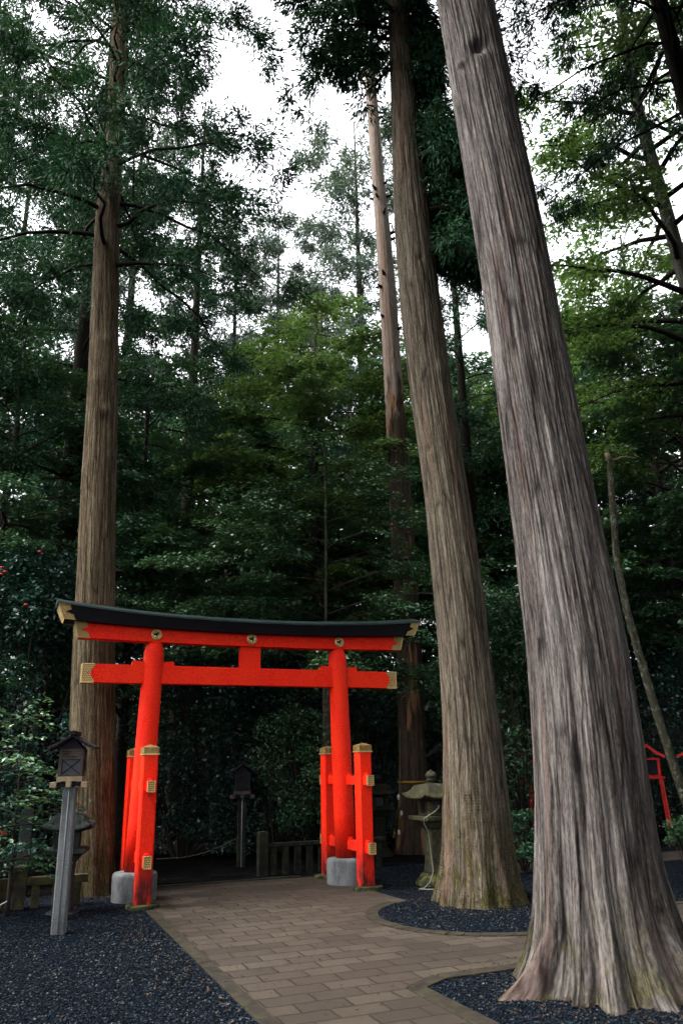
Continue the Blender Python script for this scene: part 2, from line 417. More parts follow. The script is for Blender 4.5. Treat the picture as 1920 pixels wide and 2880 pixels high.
def trunk_mesh(name, axis, mat, parent, nu=96, nz=200, toes=(), amp=.012, flute=.03, seed=0, freq=7.0, zexp=1.0, knots=(), root_rib=0.0, cap=True):
    """axis: list of (x, y, z, r), bottom to top; toes: (angle deg, reach, width deg, height)"""
    A = np.array(axis, float); t = np.linspace(0, 1, nz) ** zexp
    zz = A[0, 2] + (A[-1, 2] - A[0, 2]) * t
    def sm(k):
        v = np.interp(zz, A[:, 2], A[:, k]); return v
    # smooth the polyline a little
    cx, cy, cr = sm(0), sm(1), sm(3)
    for arr in (cx, cy, cr):
        w = max(3, nz // 25) | 1; p = np.pad(arr, w // 2, mode='reflect', reflect_type='odd'); arr[:] = np.convolve(p, np.ones(w) / w, 'valid')
    th = np.linspace(0, 2 * np.pi, nu, endpoint=False)
    TH, ZZ = np.meshgrid(th, zz); CRr = cr[:, None]
    z0 = A[0, 2]; hz = ZZ - z0
    tw = TH + .05 * ZZ
    bx, by = np.cos(tw), np.sin(tw)
    r = CRr * np.ones_like(TH)
    big = fbm(bx * 1.7 + 5, by * 1.7, ZZ * .16, seed + 1, 3) - .5
    r += CRr * flute * 2.4 * big
    rid = 1 - np.abs(2 * fbm(bx * freq, by * freq, ZZ * .42, seed + 5, 4) - 1) * 1.9
    fin = fbm(bx * freq * 2.6, by * freq * 2.6, ZZ * 1.3, seed + 9, 3) - .5
    r += amp * (rid - .5) + amp * .9 * fin
    wobn = fbm(bx * 2.2, by * 2.2, ZZ * 1.1, seed + 20, 3) - .5
    low = np.exp(-np.clip(hz, 0, None) / .5)
    if toes: r += low * (.10 * (fbm(bx * 9, by * 9, ZZ * 3, seed + 31, 4) - .5) + .05 * (fbm(bx * 22, by * 22, ZZ * 9, seed + 35, 3) - .5)) * (CRr / .5)
    for k in toes:
        ang, reach, wid, hgt = k
        d = (TH - R_(ang) + .35 * wobn + np.pi) % (2 * np.pi) - np.pi
        g = np.exp(-(d / R_(wid)) ** 2) * np.exp(-np.clip(hz, 0, None) / hgt) 
        r += reach * g
        d2 = np.exp(-(d / R_(wid * .75)) ** 2) * np.exp(-np.clip(hz, 0, None) / (hgt * 5.0))
        r += reach * root_rib * (d2 - .25 * np.exp(-(d / R_(wid * 1.6)) ** 2) * np.exp(-np.clip(hz, 0, None) / (hgt * 5.0)))
    for (ang, kz, kr, kd) in knots:
        d = ((TH - R_(ang) + np.pi) % (2 * np.pi) - np.pi) * CRr
        q = (d ** 2 + (ZZ - kz) ** 2) / kr ** 2
        r += kd * np.exp(-q)
    X = cx[:, None] + r * np.cos(TH); Y = cy[:, None] + r * np.sin(TH)
    V = np.stack([X, Y, ZZ], -1).reshape(-1, 3)
    i = np.arange(nz - 1)[:, None] * nu; k = np.arange(nu)[None, :]; k2 = (k + 1) % nu
    F = np.stack([i + k, i + k2, i + nu + k2, i + nu + k], -1).reshape(-1, 4)
    bk = np.stack([np.cos(TH) * CRr, np.sin(TH) * CRr, ZZ], -1).reshape(-1, 3)
    if cap:
        c = len(V); V = np.vstack([V, [[cx[-1], cy[-1], zz[-1] + cr[-1] * .3]]]); bk = np.vstack([bk, bk[-1:]])
        e = (nz - 1) * nu
        F = np.vstack([F, np.stack([e + k[0], e + k2[0], np.full(nu, c), np.full(nu, c)], -1)])
        F3 = F[-nu:, :3]; F = F[:-nu]
        Fl = [tuple(f) for f in F3]
    hzv = np.concatenate([hz.ravel(), [hz.max()]]) if cap else hz.ravel()
    at_ = {'bk': ('POINT', 'FLOAT_VECTOR', bk), 'hz': ('POINT', 'FLOAT', hzv)}
    return link_mesh(name, V, F, mat, parent, True, at_)

# ------------------------------------------------------------------ foliage
def norm(v): return v / np.maximum(np.linalg.norm(v, axis=-1, keepdims=True), 1e-9)
class Leaves:
    def __init__(s, seed): s.r = np.random.default_rng(seed); s.c = []; s.d = []; s.s = []; s.L = []; s.W = []; s.t = []
    def put(s, c, d, side, L, W, tone):
        s.c.append(c); s.d.append(norm(d)); s.s.append(norm(side)); s.L.append(L); s.W.append(W); s.t.append(tone)
    def spray(s, c, out, n, ln, wd, leaf, tone, sag=.15, tilt=.5):
        r = s.r; m = len(c)
        up = np.array([0, 0, 1.0])
        side = norm(np.cross(out, up))
        a = r.random((m, n)) ** .8; b = r.uniform(-1, 1, (m, n))
        wv = wd * np.sin(np.pi * np.clip(a * .85 + .12, 0, 1)) 
        p = c[:, None] + out[:, None] * (a * ln)[..., None] + side[:, None] * (b * wv)[..., None]
        p[..., 2] += -sag * ln * a ** 2 + r.normal(0, .045, (m, n)) * ln - .10 * np.abs(b) * wd
        ph = np.sign(b) * r.uniform(.4, 1.3, (m, n))
        d = out[:, None] * np.cos(ph)[..., None] + side[:, None] * np.sin(ph)[..., None] + r.normal(0, .22, (m, n, 3))
        d[..., 2] -= .15
        nn = norm(up + r.normal(0, tilt, (m, n, 3)))
        sd = np.cross(d, nn)
        L = leaf * r.uniform(.65, 1.3, (m, n)); tn = np.clip(tone[:, None] + r.normal(0, .2, (m, n)), 0, 1)
        s.put(p.reshape(-1, 3), d.reshape(-1, 3), sd.reshape(-1, 3), L.ravel(), L.ravel() * .48, tn.ravel())
    def tuft(s, c, out, n, rad, leaf, tone, wfac=.16, droop=.35):
        r = s.r; m = len(c)
        d = norm(r.normal(0, 1, (m, n, 3)) + out[:, None] * .7 + np.array([0, 0, -droop]))
        p = c[:, None] + d * (rad * r.random((m, n)) ** .6)[..., None] if np.ndim(rad) == 0 else c[:, None] + d * (rad[:, None] * r.random((m, n)) ** .6)[..., None]
        d2 = norm(d + r.normal(0, .35, (m, n, 3)) + np.array([0, 0, -droop * .6]))
        sd = np.cross(d2, r.normal(0, 1, (m, n, 3)))
        L = leaf * r.uniform(.6, 1.4, (m, n)); tn = np.clip(tone[:, None] + r.normal(0, .15, (m, n)), 0, 1)
        s.put(p.reshape(-1, 3), d2.reshape(-1, 3), sd.reshape(-1, 3), L.ravel(), L.ravel() * wfac, tn.ravel())
    def cloud(s, c, leaf, tone, flat=.6):
        r = s.r; n = len(c)
        d = norm(r.normal(0, 1, (n, 3)) * np.array([1, 1, .5])); nn = norm(np.array([0, 0, 1.0]) + r.normal(0, flat, (n, 3)))
        L = leaf * r.uniform(.6, 1.35, n)
        s.put(c, d, np.cross(d, nn), L, L * .5, tone)
    def mesh(s, name, mat, parent=None):
        c, d, sd = (np.concatenate(x) for x in (s.c, s.d, s.s)); L = np.concatenate(s.L)[:, None]; W = np.concatenate(s.W)[:, None]; t = np.concatenate(s.t)
        nn = norm(np.cross(sd, d))
        V = np.stack([c - d * L / 2, c + sd * W / 2 + nn * W * .12 - d * L * .05, c + d * L / 2 - nn * L * .08, c - sd * W / 2 + nn * W * .12 - d * L * .05], 1).reshape(-1, 3)
        F = np.arange(len(c) * 4).reshape(-1, 4)
        return link_mesh(name, V, F, mat, parent, False, {'tone': ('FACE', 'FLOAT', t)})

def curve_pts(p0, az, L, rise, fall, n=7, wob=.06, r=None):
    s = np.linspace(0, 1, n)
    x = s * L; z = rise * L * s - fall * L * s ** 2
    lat = np.cumsum(r.normal(0, wob, n)) * L / n * 2
    lat -= lat[0]
    ca, sa = math.cos(az), math.sin(az)
    return np.stack([p0[0] + x * ca - lat * sa, p0[1] + x * sa + lat * ca, p0[2] + z], -1)

def broadleaf(seed, h, rad, z0, leaf=.11, nl=26, dens=1.0, trunk_r=.14, bend=.3, n=58, tone0=.45, sp_len=.85, axis=None):
    """layered broadleaf crown around a wobbling trunk: returns trunk MB and Leaves, base at the origin"""
    r = np.random.default_rng(seed); lv = Leaves(seed + 1); mb = MB()
    k = 9; zs = np.linspace(0, h * .96, k)
    wx = np.cumsum(r.normal(0, bend, k)) * h / 60; wy = np.cumsum(r.normal(0, bend, k)) * h / 60; wx -= wx[0]; wy -= wy[0]
    rr = trunk_r * (1 - zs / h) ** .8 + .012; rr[0] *= 1.4
    if axis is not None:
        A = np.array(axis, float); zs, wx, wy, rr = A[:, 2], A[:, 0], A[:, 1], A[:, 3]
    else: mb.tube(np.stack([wx, wy, zs], -1), list(rr), 9)
    for i in range(nl):
        u = (i + .5) / nl; z = z0 + (h * .97 - z0) * u ** .95
        az = i * 2.39996 + r.normal(0, .35)
        prof = (math.sin(math.pi * (0.13 + .82 * u) ** .8)) ** .75
        L = rad * max(.25, prof) * r.uniform(.72, 1.12)
        p0 = (np.interp(z, zs, wx), np.interp(z, zs, wy), z - .12 * L)
        pts = curve_pts(p0, az, L, r.uniform(.25, .5), r.uniform(.2, .38), 8, .1, r)
        br = np.interp(z, zs, rr) * .5
        mb.tube(pts, list(np.linspace(br, .008, 8)), 5, False)
        ns = max(3, int(L * 5.2 * dens))
        ss = np.sort(r.uniform(.28, 1.0, ns)); 
        P = np.stack([np.interp(ss, np.linspace(0, 1, 8), pts[:, q]) for q in range(3)], -1)
        sgn = np.where(np.arange(ns) % 2, 1, -1)
        a2 = az + sgn * r.uniform(.25, 1.25, ns) * (1.15 - ss * .6)
        out = np.stack([np.cos(a2), np.sin(a2), r.normal(.03, .12, ns)], -1); out = norm(out)
        P[:, 2] += r.normal(0, .10, ns)
        tone = np.clip(tone0 + .25 * (u - .5) + r.normal(0, .13, ns), 0, 1)
        # small bough to each spray
        for q in range(ns):
            if q % 2 == 0: mb.tube([P[q] - [0, 0, .02], P[q] + out[q] * sp_len * .75 - [0, 0, .08 * sp_len]], [.010, .003], 3, False)
        lv.spray(P, out, n, sp_len, sp_len * .42, leaf, tone, .2, .42)
    return mb, lv

def conifer(seed, h, rad, z0, leaf=.26, nl=44, tuft_n=34, trunk_r=.3, tuft_r=.34, per=3.4, droop=.35, wfac=.16, up=.12, taper=.78):
    r = np.random.default_rng(seed); lv = Leaves(seed + 1); mb = MB()
    zs = np.linspace(0, h, 12); rr = trunk_r * (1 - zs / h * .92)
    mb.tube(np.stack([zs * 0, zs * 0, zs], -1), list(rr), 10)
    add_cedar_boughs(r, lv, mb, lambda z: (0, 0), lambda z: np.interp(z, zs, rr), z0, h, rad, nl, leaf, tuft_n, tuft_r, per, droop, wfac, up, None, taper)
    return mb, lv
def add_cedar_boughs(r, lv, mb, ax, trad, z0, h, rad, nl, leaf, tuft_n, tuft_r, per, droop, wfac, up, azs=None, taper=.78):
    for i in range(nl):
        u = (i + r.random()) / nl; z = z0 + (h - z0) * u
        az = (i * 2.39996 + r.normal(0, .3)) if azs is None else r.choice(azs) + r.normal(0, .3)
        L = rad * (1 - taper * u) * r.uniform(.55, 1.15) * (.75 + .25 * min(1, u * 6))
        p0 = (*ax(z), z)
        pts = curve_pts(p0, az, L, r.uniform(-.05, .28) + up, r.uniform(.25, .55), 8, .1, r)
        mb.tube(pts, list(np.linspace(max(.015, trad(z) * .22), .006, 8)), 5, False)
        ns = max(2, int(L * per)); ss = r.uniform(.3, 1.02, ns)
        P = np.stack([np.interp(ss, np.linspace(0, 1, 8), pts[:, q]) for q in range(3)], -1)
        a2 = az + r.normal(0, 1.0, ns); sp = (r.random(ns) ** .6) * .35 * L * (1.1 - ss * .6)
        out = np.stack([np.cos(a2), np.sin(a2), np.zeros(ns)], -1)
        P = P + out * sp[:, None]; P[:, 2] -= r.random(ns) * .25 * sp + .03
        tone = np.clip(.42 + r.normal(0, .2, ns), 0, 1)
        lv.tuft(P, norm(out + np.array([math.cos(az), math.sin(az), 0])), tuft_n, tuft_r * r.uniform(.6, 1.25, ns), leaf, tone, wfac, droop)

def shrub(seed, rx, ry, h, leaf=.085, n=9000, blobs=26, z0=.15, flowers=0):
    r = np.random.default_rng(seed); lv = Leaves(seed + 1); mb = MB(); fl = []
    for i in range(blobs):
        a = r.uniform(0, 2 * math.pi); q = r.random() ** .5 * .85; zz = z0 + (h - z0) * r.random() ** .8
        k = math.sin(math.pi * min(1, .18 + .78 * zz / h)) ** .6
        c = np.array([rx * q * math.cos(a) * k, ry * q * math.sin(a) * k, zz])
        b = np.array([rx * .36, ry * .36, h * .13]) * r.uniform(.6, 1.15)
        m = n // blobs
        d = norm(r.normal(0, 1, (m, 3))); p = c + d * b * (r.random((m, 1)) ** .33)
        p = p[p[:, 2] > .04]
        lv.cloud(p, leaf, np.clip(.4 + r.normal(0, .12) + r.normal(0, .2, len(p)), 0, 1), .55)
        base = np.array([c[0] * .15, c[1] * .15, 0])
        mb.tube([base, base * .6 + c * .4 + [0, 0, .1], c], [.022, .016, .006], 4, False)
        if i < flowers: fl.append(c + d[0] * b * 1.0)
    return mb, lv, fl

PROTO = {}
def plant(name, kind, variant, loc, rz=0.0, sc=1.0, label='', cat='tree', group=None, leafmat=None, barkmat=None, szz=None):
    """one plant: empty + trunk + crown; meshes shared between plants of one build"""
    key = (kind, variant, leafmat, barkmat)
    if key not in PROTO:
        fl = []
        if kind == 'broad': mb, lv = broadleaf(**BROAD[variant])
        elif kind == 'conifer': mb, lv = conifer(**CONIF[variant])
        else: mb, lv, fl = shrub(**SHRUB[variant])
        t = mb.build('trunk' if kind != 'shrub' else 'stem', M[barkmat or 'bark_twig'], None, True)
        c = lv.mesh('crown' if kind != 'shrub' else 'foliage', M[leafmat or 'leaf_green'])
        fm = None
        PROTO[key] = (t.data, c.data)
        first = (t, c)
        root = empty(name, loc, rz); t.parent = root; c.parent = root
    else:
        td, cd = PROTO[key]
        root = empty(name, loc, rz)
        link_data('trunk' if kind != 'shrub' else 'stem', td, root); link_data('crown' if kind != 'shrub' else 'foliage', cd, root)
    root.scale = (sc, sc, szz or sc)
    tag(root, label, cat, group)
    return root

BROAD = {
 'big': dict(seed=11, h=14.5, rad=3.7, z0=4.2, leaf=.115, nl=54, dens=1.9, trunk_r=.17, bend=.35, n=66, tone0=.5),
 'tall': dict(seed=31, h=13.0, rad=3.5, z0=2.2, leaf=.115, nl=46, dens=1.5, trunk_r=.15, bend=.4, n=62, tone0=.4),
 'young': dict(seed=51, h=3.0, rad=1.25, z0=.7, leaf=.085, nl=15, dens=1.2, trunk_r=.035, bend=.3, n=34, tone0=.6, sp_len=.5),
 'open': dict(seed=61, h=17.0, rad=4.6, z0=5.5, leaf=.125, nl=44, dens=1.15, trunk_r=.2, bend=.3, n=56, tone0=.5),
}
CONIF = {
 'cedar': dict(seed=111, h=26, rad=3.6, z0=7, leaf=.12, nl=66, tuft_n=130, trunk_r=.32, tuft_r=.42, per=4.6, wfac=.26),
 'far': dict(seed=121, h=30, rad=4.8, z0=6, leaf=.20, nl=90, tuft_n=60, trunk_r=.35, tuft_r=.55, per=4.6, wfac=.28, taper=.55),
 'slim': dict(seed=131, h=22, rad=3.0, z0=5, leaf=.12, nl=62, tuft_n=120, trunk_r=.26, tuft_r=.40, per=4.6, wfac=.26),
}
SHRUB = {
 'camellia': dict(seed=211, rx=1.5, ry=1.3, h=2.6, leaf=.08, n=12000, blobs=26),
 'tall': dict(seed=221, rx=1.7, ry=1.5, h=4.8, leaf=.085, n=22000, blobs=40),
 'small': dict(seed=231, rx=.6, ry=.55, h=.95, leaf=.07, n=2200, blobs=12),
}
# ------------------------------------------------------------------ world and light
w = bpy.data.worlds.new('World'); scene.world = w; w.use_nodes = True
nt = w.node_tree; nt.nodes.clear(); h = N(nt)
sky = h.n('ShaderNodeTexSky', sky_type='NISHITA'); sky.sun_disc = False
SUN_EL, SUN_AZ = R_(53), R_(258)              # azimuth clockwise from +Y
sky.sun_elevation = SUN_EL; sky.sun_rotation = SUN_AZ; sky.air_density = 1.0; sky.dust_density = 4.0; sky.ozone_density = 1.0
hs = h.n('ShaderNodeHueSaturation'); h.l(sky.outputs[0], hs.inputs['Color']); hs.inputs['Saturation'].default_value = .15; hs.inputs['Value'].default_value = 1.5
bg = h.n('ShaderNodeBackground'); h.l(hs.outputs[0], bg.inputs[0]); bg.inputs[1].default_value = .15
wo = h.n('ShaderNodeOutputWorld'); h.l(bg.outputs[0], wo.inputs[0])
sl = bpy.data.lights.new('sun', 'SUN'); sl.energy = 1.4; sl.angle = R_(30); sl.color = (1, .97, .92)
so = bpy.data.objects.new('sun', sl); COL.objects.link(so)
dv = Vector((math.sin(SUN_AZ) * math.cos(SUN_EL), math.cos(SUN_AZ) * math.cos(SUN_EL), math.sin(SUN_EL)))
so.rotation_euler = dv.to_track_quat('Z', 'Y').to_euler(); so.location = dv * 60
scene.view_settings.view_transform = 'Standard'; scene.view_settings.look = 'None'
scene.view_settings.gamma = 1; scene.view_settings.exposure = EXPOSURE = 2.3
scene.cycles.use_denoising = True
scene.cycles.max_bounces = 5; scene.cycles.diffuse_bounces = 2; scene.cycles.glossy_bounces = 2; scene.cycles.transmission_bounces = 3; scene.cycles.transparent_max_bounces = 4

# ------------------------------------------------------------------ the ground
OX, OY, YAW = -1.483, 12.24, .393
CY, SY = math.cos(YAW), math.sin(YAW)
def T(x, y, z=0.0): return (OX + CY * x - SY * y, OY + SY * x + CY * y, z)      # gate frame -> world
def Tinv(X, Y): return (CY * (X - OX) + SY * (Y - OY), -SY * (X - OX) + CY * (Y - OY))
g = MB().add([(-160, -160, 0), (160, -160, 0), (160, 160, 0), (-160, 160, 0)], [(0, 1, 2, 3)]).build('ground', M['gravel'])
tag(g, kind='structure')
nx, ny = 60, 24
X = np.linspace(-90, 90, nx); Yv = np.linspace(24, 110, ny)
XX, YY = np.meshgrid(X, Yv)
ZZ = -.05 + np.clip(YY - 26, 0, None) * .16 + fbm(XX * .08, YY * .08, XX * 0, 3, 3) * np.clip(YY - 25, 0, 6) * .25
i = np.arange(ny - 1)[:, None] * nx + np.arange(nx - 1)[None]
hill = link_mesh('hill', np.stack([XX, YY, ZZ], -1).reshape(-1, 3), np.stack([i, i + 1, i + nx + 1, i + nx], -1).reshape(-1, 4), M['soil'], None, True)
tag(hill, kind='structure')

def sheet(name, poly, z, mat):
    V = [(x, y, z) for x, y in poly]
    return MB().add(V, [tuple(range(len(V)))]).build(name, mat)
def arc(cx, cy, r, a0, a1, n): return [(cx + r * math.cos(R_(a)), cy + r * math.sin(R_(a))) for a in np.linspace(a0, a1, n)]
BX, BY, BR = 2.0, -3.1, 1.22
pth = empty('path', (OX, OY, 0), YAW); tag(pth, kind='structure')
E1 = [(-1.44, -14), (-.27, -14), (-.27, -5.62), (.10, -5.38), (14, -5.38), (14, -3.75), (3.0, -3.75), (2.0, -2.2), (1.62, -1.95), (1.58, -.2), (1.55, .95), (.4, 1.0), (-.5, 1.05), (-1.44, 1.02)]
pv = sheet('paving', E1, .004, M['paving']); pv.parent = pth
p2 = sheet('paving', [(3.6, -.35), (14, -.35), (14, .75), (3.3, .75)], .004, M['paving']); p2.parent = pth
def strip(name, pts, w, z1, mat, parent, bevel=.006, seglen=.75):
    """kerb of separate stones along a polyline, kept in one mesh"""
    mb = MB(); r = np.random.default_rng(5)
    for a, b in zip(pts[:-1], pts[1:]):
        a, b = np.array(a), np.array(b); L = np.linalg.norm(b - a); d = (b - a) / L; nrm = np.array([-d[1], d[0]]) * w / 2
        n = max(1, round(L / seglen))
        for k in range(n):
            p = a + d * (L * k / n + .003); q = a + d * (L * (k + 1) / n - .003); z = z1 + r.normal(0, .0015)
            mb.prismz([tuple(p - nrm), tuple(q - nrm), tuple(q + nrm), tuple(p + nrm)], -.06, z)
    return mb.build(name, mat, parent, False, bevel)
strip('kerb', [(-1.50, -14), (-1.50, -1.02)], .12, .016, M['kerb'], pth)
strip('kerb', [(-.20, -14), (-.20, -5.66), (.14, -5.455), (14, -5.455)], .15, .016, M['kerb'], pth)
strip('kerb', arc(BX, BY, BR + .075, 118, 305, 26), .15, .016, M['kerb'], pth, .004, .4)
strip('kerb', [(3.1, -3.70), (14, -3.70)], .12, .014, M['kerb'], pth)
strip('kerb', [(-1.2, 1.09), (1.2, 1.06)], .12, .020, M['granite_shaded'], pth)
ff = sheet('floor_shade', [T(*q)[:2] for q in ((-9, 1.3), (-1.6, 1.22), (1.7, 1.16), (3.0, 1.6), (12, 1.4), (14, 14), (-14, 14))], .003, M['soil']); tag(ff, kind='structure')  # near-black sheet that paints in the deep shade behind the gate
bed = sheet('gravel_bed', arc(BX, BY, BR, 0, 360, 48), .009, M['gravel']); bed.parent = pth
# loose stones lying on the gravel near the viewer
r = np.random.default_rng(99); P = []
def region(n, x0, x1, y0, y1):
    X = r.uniform(x0, x1, n); Y = y0 + (y1 - y0) * r.random(n) ** 1.3
    P.append(np.stack([X, Y], -1))
region(26000, -5.0, -1.62, -8.0, -2.2); region(9000, -.1, 2.6, -8.2, -5.56)
A = np.concatenate(P)
n = 5000; q = np.sqrt(r.random(n)) * (BR - .03); a = r.uniform(0, 2 * np.pi, n)
A = np.concatenate([A, np.stack([BX + q * np.cos(a), BY + q * np.sin(a)], -1)])
n = len(A); zb = np.zeros(n); zb[-5000:] = .009
W = np.stack([OX + CY * A[:, 0] - SY * A[:, 1], OY + SY * A[:, 0] + CY * A[:, 1], zb], -1)
base = np.array([(1, 0, 0), (0, 1, 0), (-1, 0, 0), (0, -1, 0), (0, 0, 1), (0, 0, -1)], float)
sz = r.uniform(.005, .012, (n, 1, 1)) * r.uniform(.7, 1.3, (n, 6, 1))
ro = r.uniform(0, 2 * np.pi, n); c_, s_ = np.cos(ro)[:, None], np.sin(ro)[:, None]
Vb = base[None] * sz * np.array([1.25, .9, .7]); Vx = Vb[..., 0] * c_ - Vb[..., 1] * s_; Vy = Vb[..., 0] * s_ + Vb[..., 1] * c_
V = np.stack([Vx, Vy, Vb[..., 2]], -1) + W[:, None] + np.array([0, 0, .004])
tri = np.array([(0, 1, 4), (1, 2, 4), (2, 3, 4), (3, 0, 4), (1, 0, 5), (2, 1, 5), (3, 2, 5), (0, 3, 5)])
F = (tri[None] + np.arange(n)[:, None, None] * 6).reshape(-1, 3)
gs = link_mesh('gravel', V.reshape(-1, 3), F, M['pebble'], None, False, {'tone': ('FACE', 'FLOAT', np.repeat(r.random(n), 8))})
tag(gs, 'loose dark blue grey gravel stones beside the paved path', 'gravel', kind='stuff')
# dead leaves along the kerb and under the trees
lv = Leaves(77); r = lv.r
m = 900; X = np.concatenate([-1.62 - np.abs(r.normal(0, .28, m // 2)), r.uniform(-4, 2.5, m // 2)]); Yl = np.concatenate([r.uniform(-7.5, -1.2, m // 2), r.uniform(-7, 3, m // 2)])
W = np.stack([OX + CY * X - SY * Yl, OY + SY * X + CY * Yl, r.uniform(.014, .024, m)], -1)
d = norm(np.stack([r.normal(0, 1, m), r.normal(0, 1, m), r.normal(0, .12, m)], -1))
lv.put(W, d, np.cross(d, norm(np.array([0, 0, 1.]) + r.normal(0, .25, (m, 3)))), r.uniform(.018, .045, m), r.uniform(.008, .02, m), r.random(m))
m = 700; X = r.uniform(-1.4, 3.0, m); Yl = r.uniform(-8, .9, m)
W = np.stack([OX + CY * X - SY * Yl, OY + SY * X + CY * Yl, np.full(m, .010)], -1)
d = norm(np.stack([r.normal(0, 1, m), r.normal(0, 1, m), r.normal(0, .06, m)], -1))
lv.put(W, d, np.cross(d, norm(np.array([0, 0, 1.]) + r.normal(0, .15, (m, 3)))), r.uniform(.012, .032, m), r.uniform(.004, .012, m), r.random(m) * .6)
for cx, cy, r0, r1, m in ((1.95, 6.93, .50, 1.15, 1500), (1.62, 10.85, .45, .95, 900), (-3.6, 12.3, .4, 1.2, 700)):
    a = r.uniform(0, 2 * np.pi, m); q = r0 + (r1 - r0) * r.random(m) ** 2.2
    W = np.stack([cx + q * np.cos(a), cy + q * np.sin(a), r.uniform(.012, .024, m)], -1)
    d = norm(np.stack([r.normal(0, 1, m), r.normal(0, 1, m), r.normal(0, .2, m)], -1))
    lv.put(W, d, np.cross(d, norm(np.array([0, 0, 1.]) + r.normal(0, .35, (m, 3)))), r.uniform(.02, .06, m), r.uniform(.003, .010, m), r.random(m) * .7)
M['litter'] = leaf_material('dead leaves', (.017, .010, .007), (.04, .024, .013), (.09, .055, .025), .8, .1, .1)
ll = lv.mesh('leaf_litter', M['litter']); tag(ll, 'small brown dead leaves scattered along the kerb', 'leaf litter', kind='stuff')

# ------------------------------------------------------------------ the red gate
gate = empty('torii_gate', (OX, OY, 0), YAW)
tag(gate, 'tall vermilion wooden shrine gate with black curved roof and gilt fittings', 'gate')
W0, WE, ZE = 1.567, 1.471, 3.603
def lean(z): return W0 + (WE - W0) * z / ZE
def chamfer_box(mb, cx, cy, wx, wy, z0, z1, c=.02):
    x, y = wx / 2, wy / 2
    poly = [(-x + c, -y), (x - c, -y), (x, -y + c), (x, y - c), (x - c, y), (-x + c, y), (-x, y - c), (-x, -y + c)]
    mb.prismz([(cx + a, cy + b) for a, b in poly], z0, z1)
for sg in (-1, 1):
    k = sg * (WE - W0) / ZE
    pil = MB().lathe([(.158, .33), (.157, 1.0), (.154, 2.0), (.150, 3.0), (.148, 3.28), (.143, 3.36), (.128, 3.43), (.108, 3.492)], 40, (sg * W0, 0, 0), 0, False, (k, 0)).build('pillar', M['red'], gate, True)
    MB().lathe([(.295, -.12), (.298, .0), (.302, .30), (.296, .335), (.28, .352), (.20, .360)], 40, (sg * W0, 0, 0)).build('stone_base', M['granite'], gate, True)
    for fr in (-1, 1):
        mb = MB(); chamfer_box(mb, sg * W0, fr * .713, .205, .205, .05, 1.885)
        p = mb.build('support_post', M['red'], gate)
        mb = MB(); chamfer_box(mb, sg * W0, fr * .713, .222, .222, 1.886, 1.965, .018)
        x, y = sg * W0, fr * .713; q = .111
        mb.add([(x - q, y - q, 1.9655), (x + q, y - q, 1.9655), (x + q, y + q, 1.9655), (x - q, y + q, 1.9655), (x, y, 2.005)], [(0, 1, 4), (1, 2, 4), (2, 3, 4), (3, 0, 4), (3, 2, 1, 0)])
        mb.build('post_cap', M['gold_plain'], p)
        MB().box(-.114, .114, -.114, .114, 1.868, 1.886, None, (x, y, 0)).build('cap_rim', M['gold_edge'], p)
        rr = np.random.default_rng(int(10 + sg + 3 * fr)); n = 11
        poly = [(x + (.23 + rr.uniform(-.03, .04)) * math.cos(a), y + (.20 + rr.uniform(-.03, .04)) * math.sin(a)) for a in np.linspace(0, 2 * math.pi, n, endpoint=False)]
        MB().prismz(poly, -.05, .048 + rr.uniform(0, .008)).build('footing_stone', M['moss_stone'], gate, False, .015)
    for z0, z1 in ((1.405, 1.535), (.485, .625)):
        b = MB().box(-.043, .043, -.98, .98, z0, z1, None, (sg * W0, 0, 0)).build('brace', M['red'], gate, False, .004)
        for fr in (-1, 1):
            y0 = fr * .985
            mb = MB(); ya, yb = sorted((y0 - fr * .05, y0 + fr * .004))
            mb.box(-.047, .047, ya, yb, z0 - .004, z1 + .004, None, (sg * W0, 0, 0)).build('end_plate', M['gold_lattice'], b)
            mb = MB()      # raised rim of the plate
            yy0, yy1 = sorted((y0 + fr * .004, y0 + fr * .010)); t = .009
            xa, xb, za, zb_ = sg * W0 - .049, sg * W0 + .049, z0 - .006, z1 + .006
            mb.box(xa, xb, yy0, yy1, za, za + t); mb.box(xa, xb, yy0, yy1, zb_ - t, zb_); mb.box(xa, xa + t, yy0, yy1, za + t, zb_ - t); mb.box(xb - t, xb, yy0, yy1, za + t, zb_ - t)
            mb.build('plate_rim', M['gold_edge'], b)
            for c in (fr * .575, fr * .85, fr * .195):      # wedges knocked in on top, beside the posts
                MB().box(-.026, .026, c - .033, c + .033, z1 + .001, z1 + .030, None, (sg * W0, 0, 0)).build('wedge', M['red'], b, False, .006)
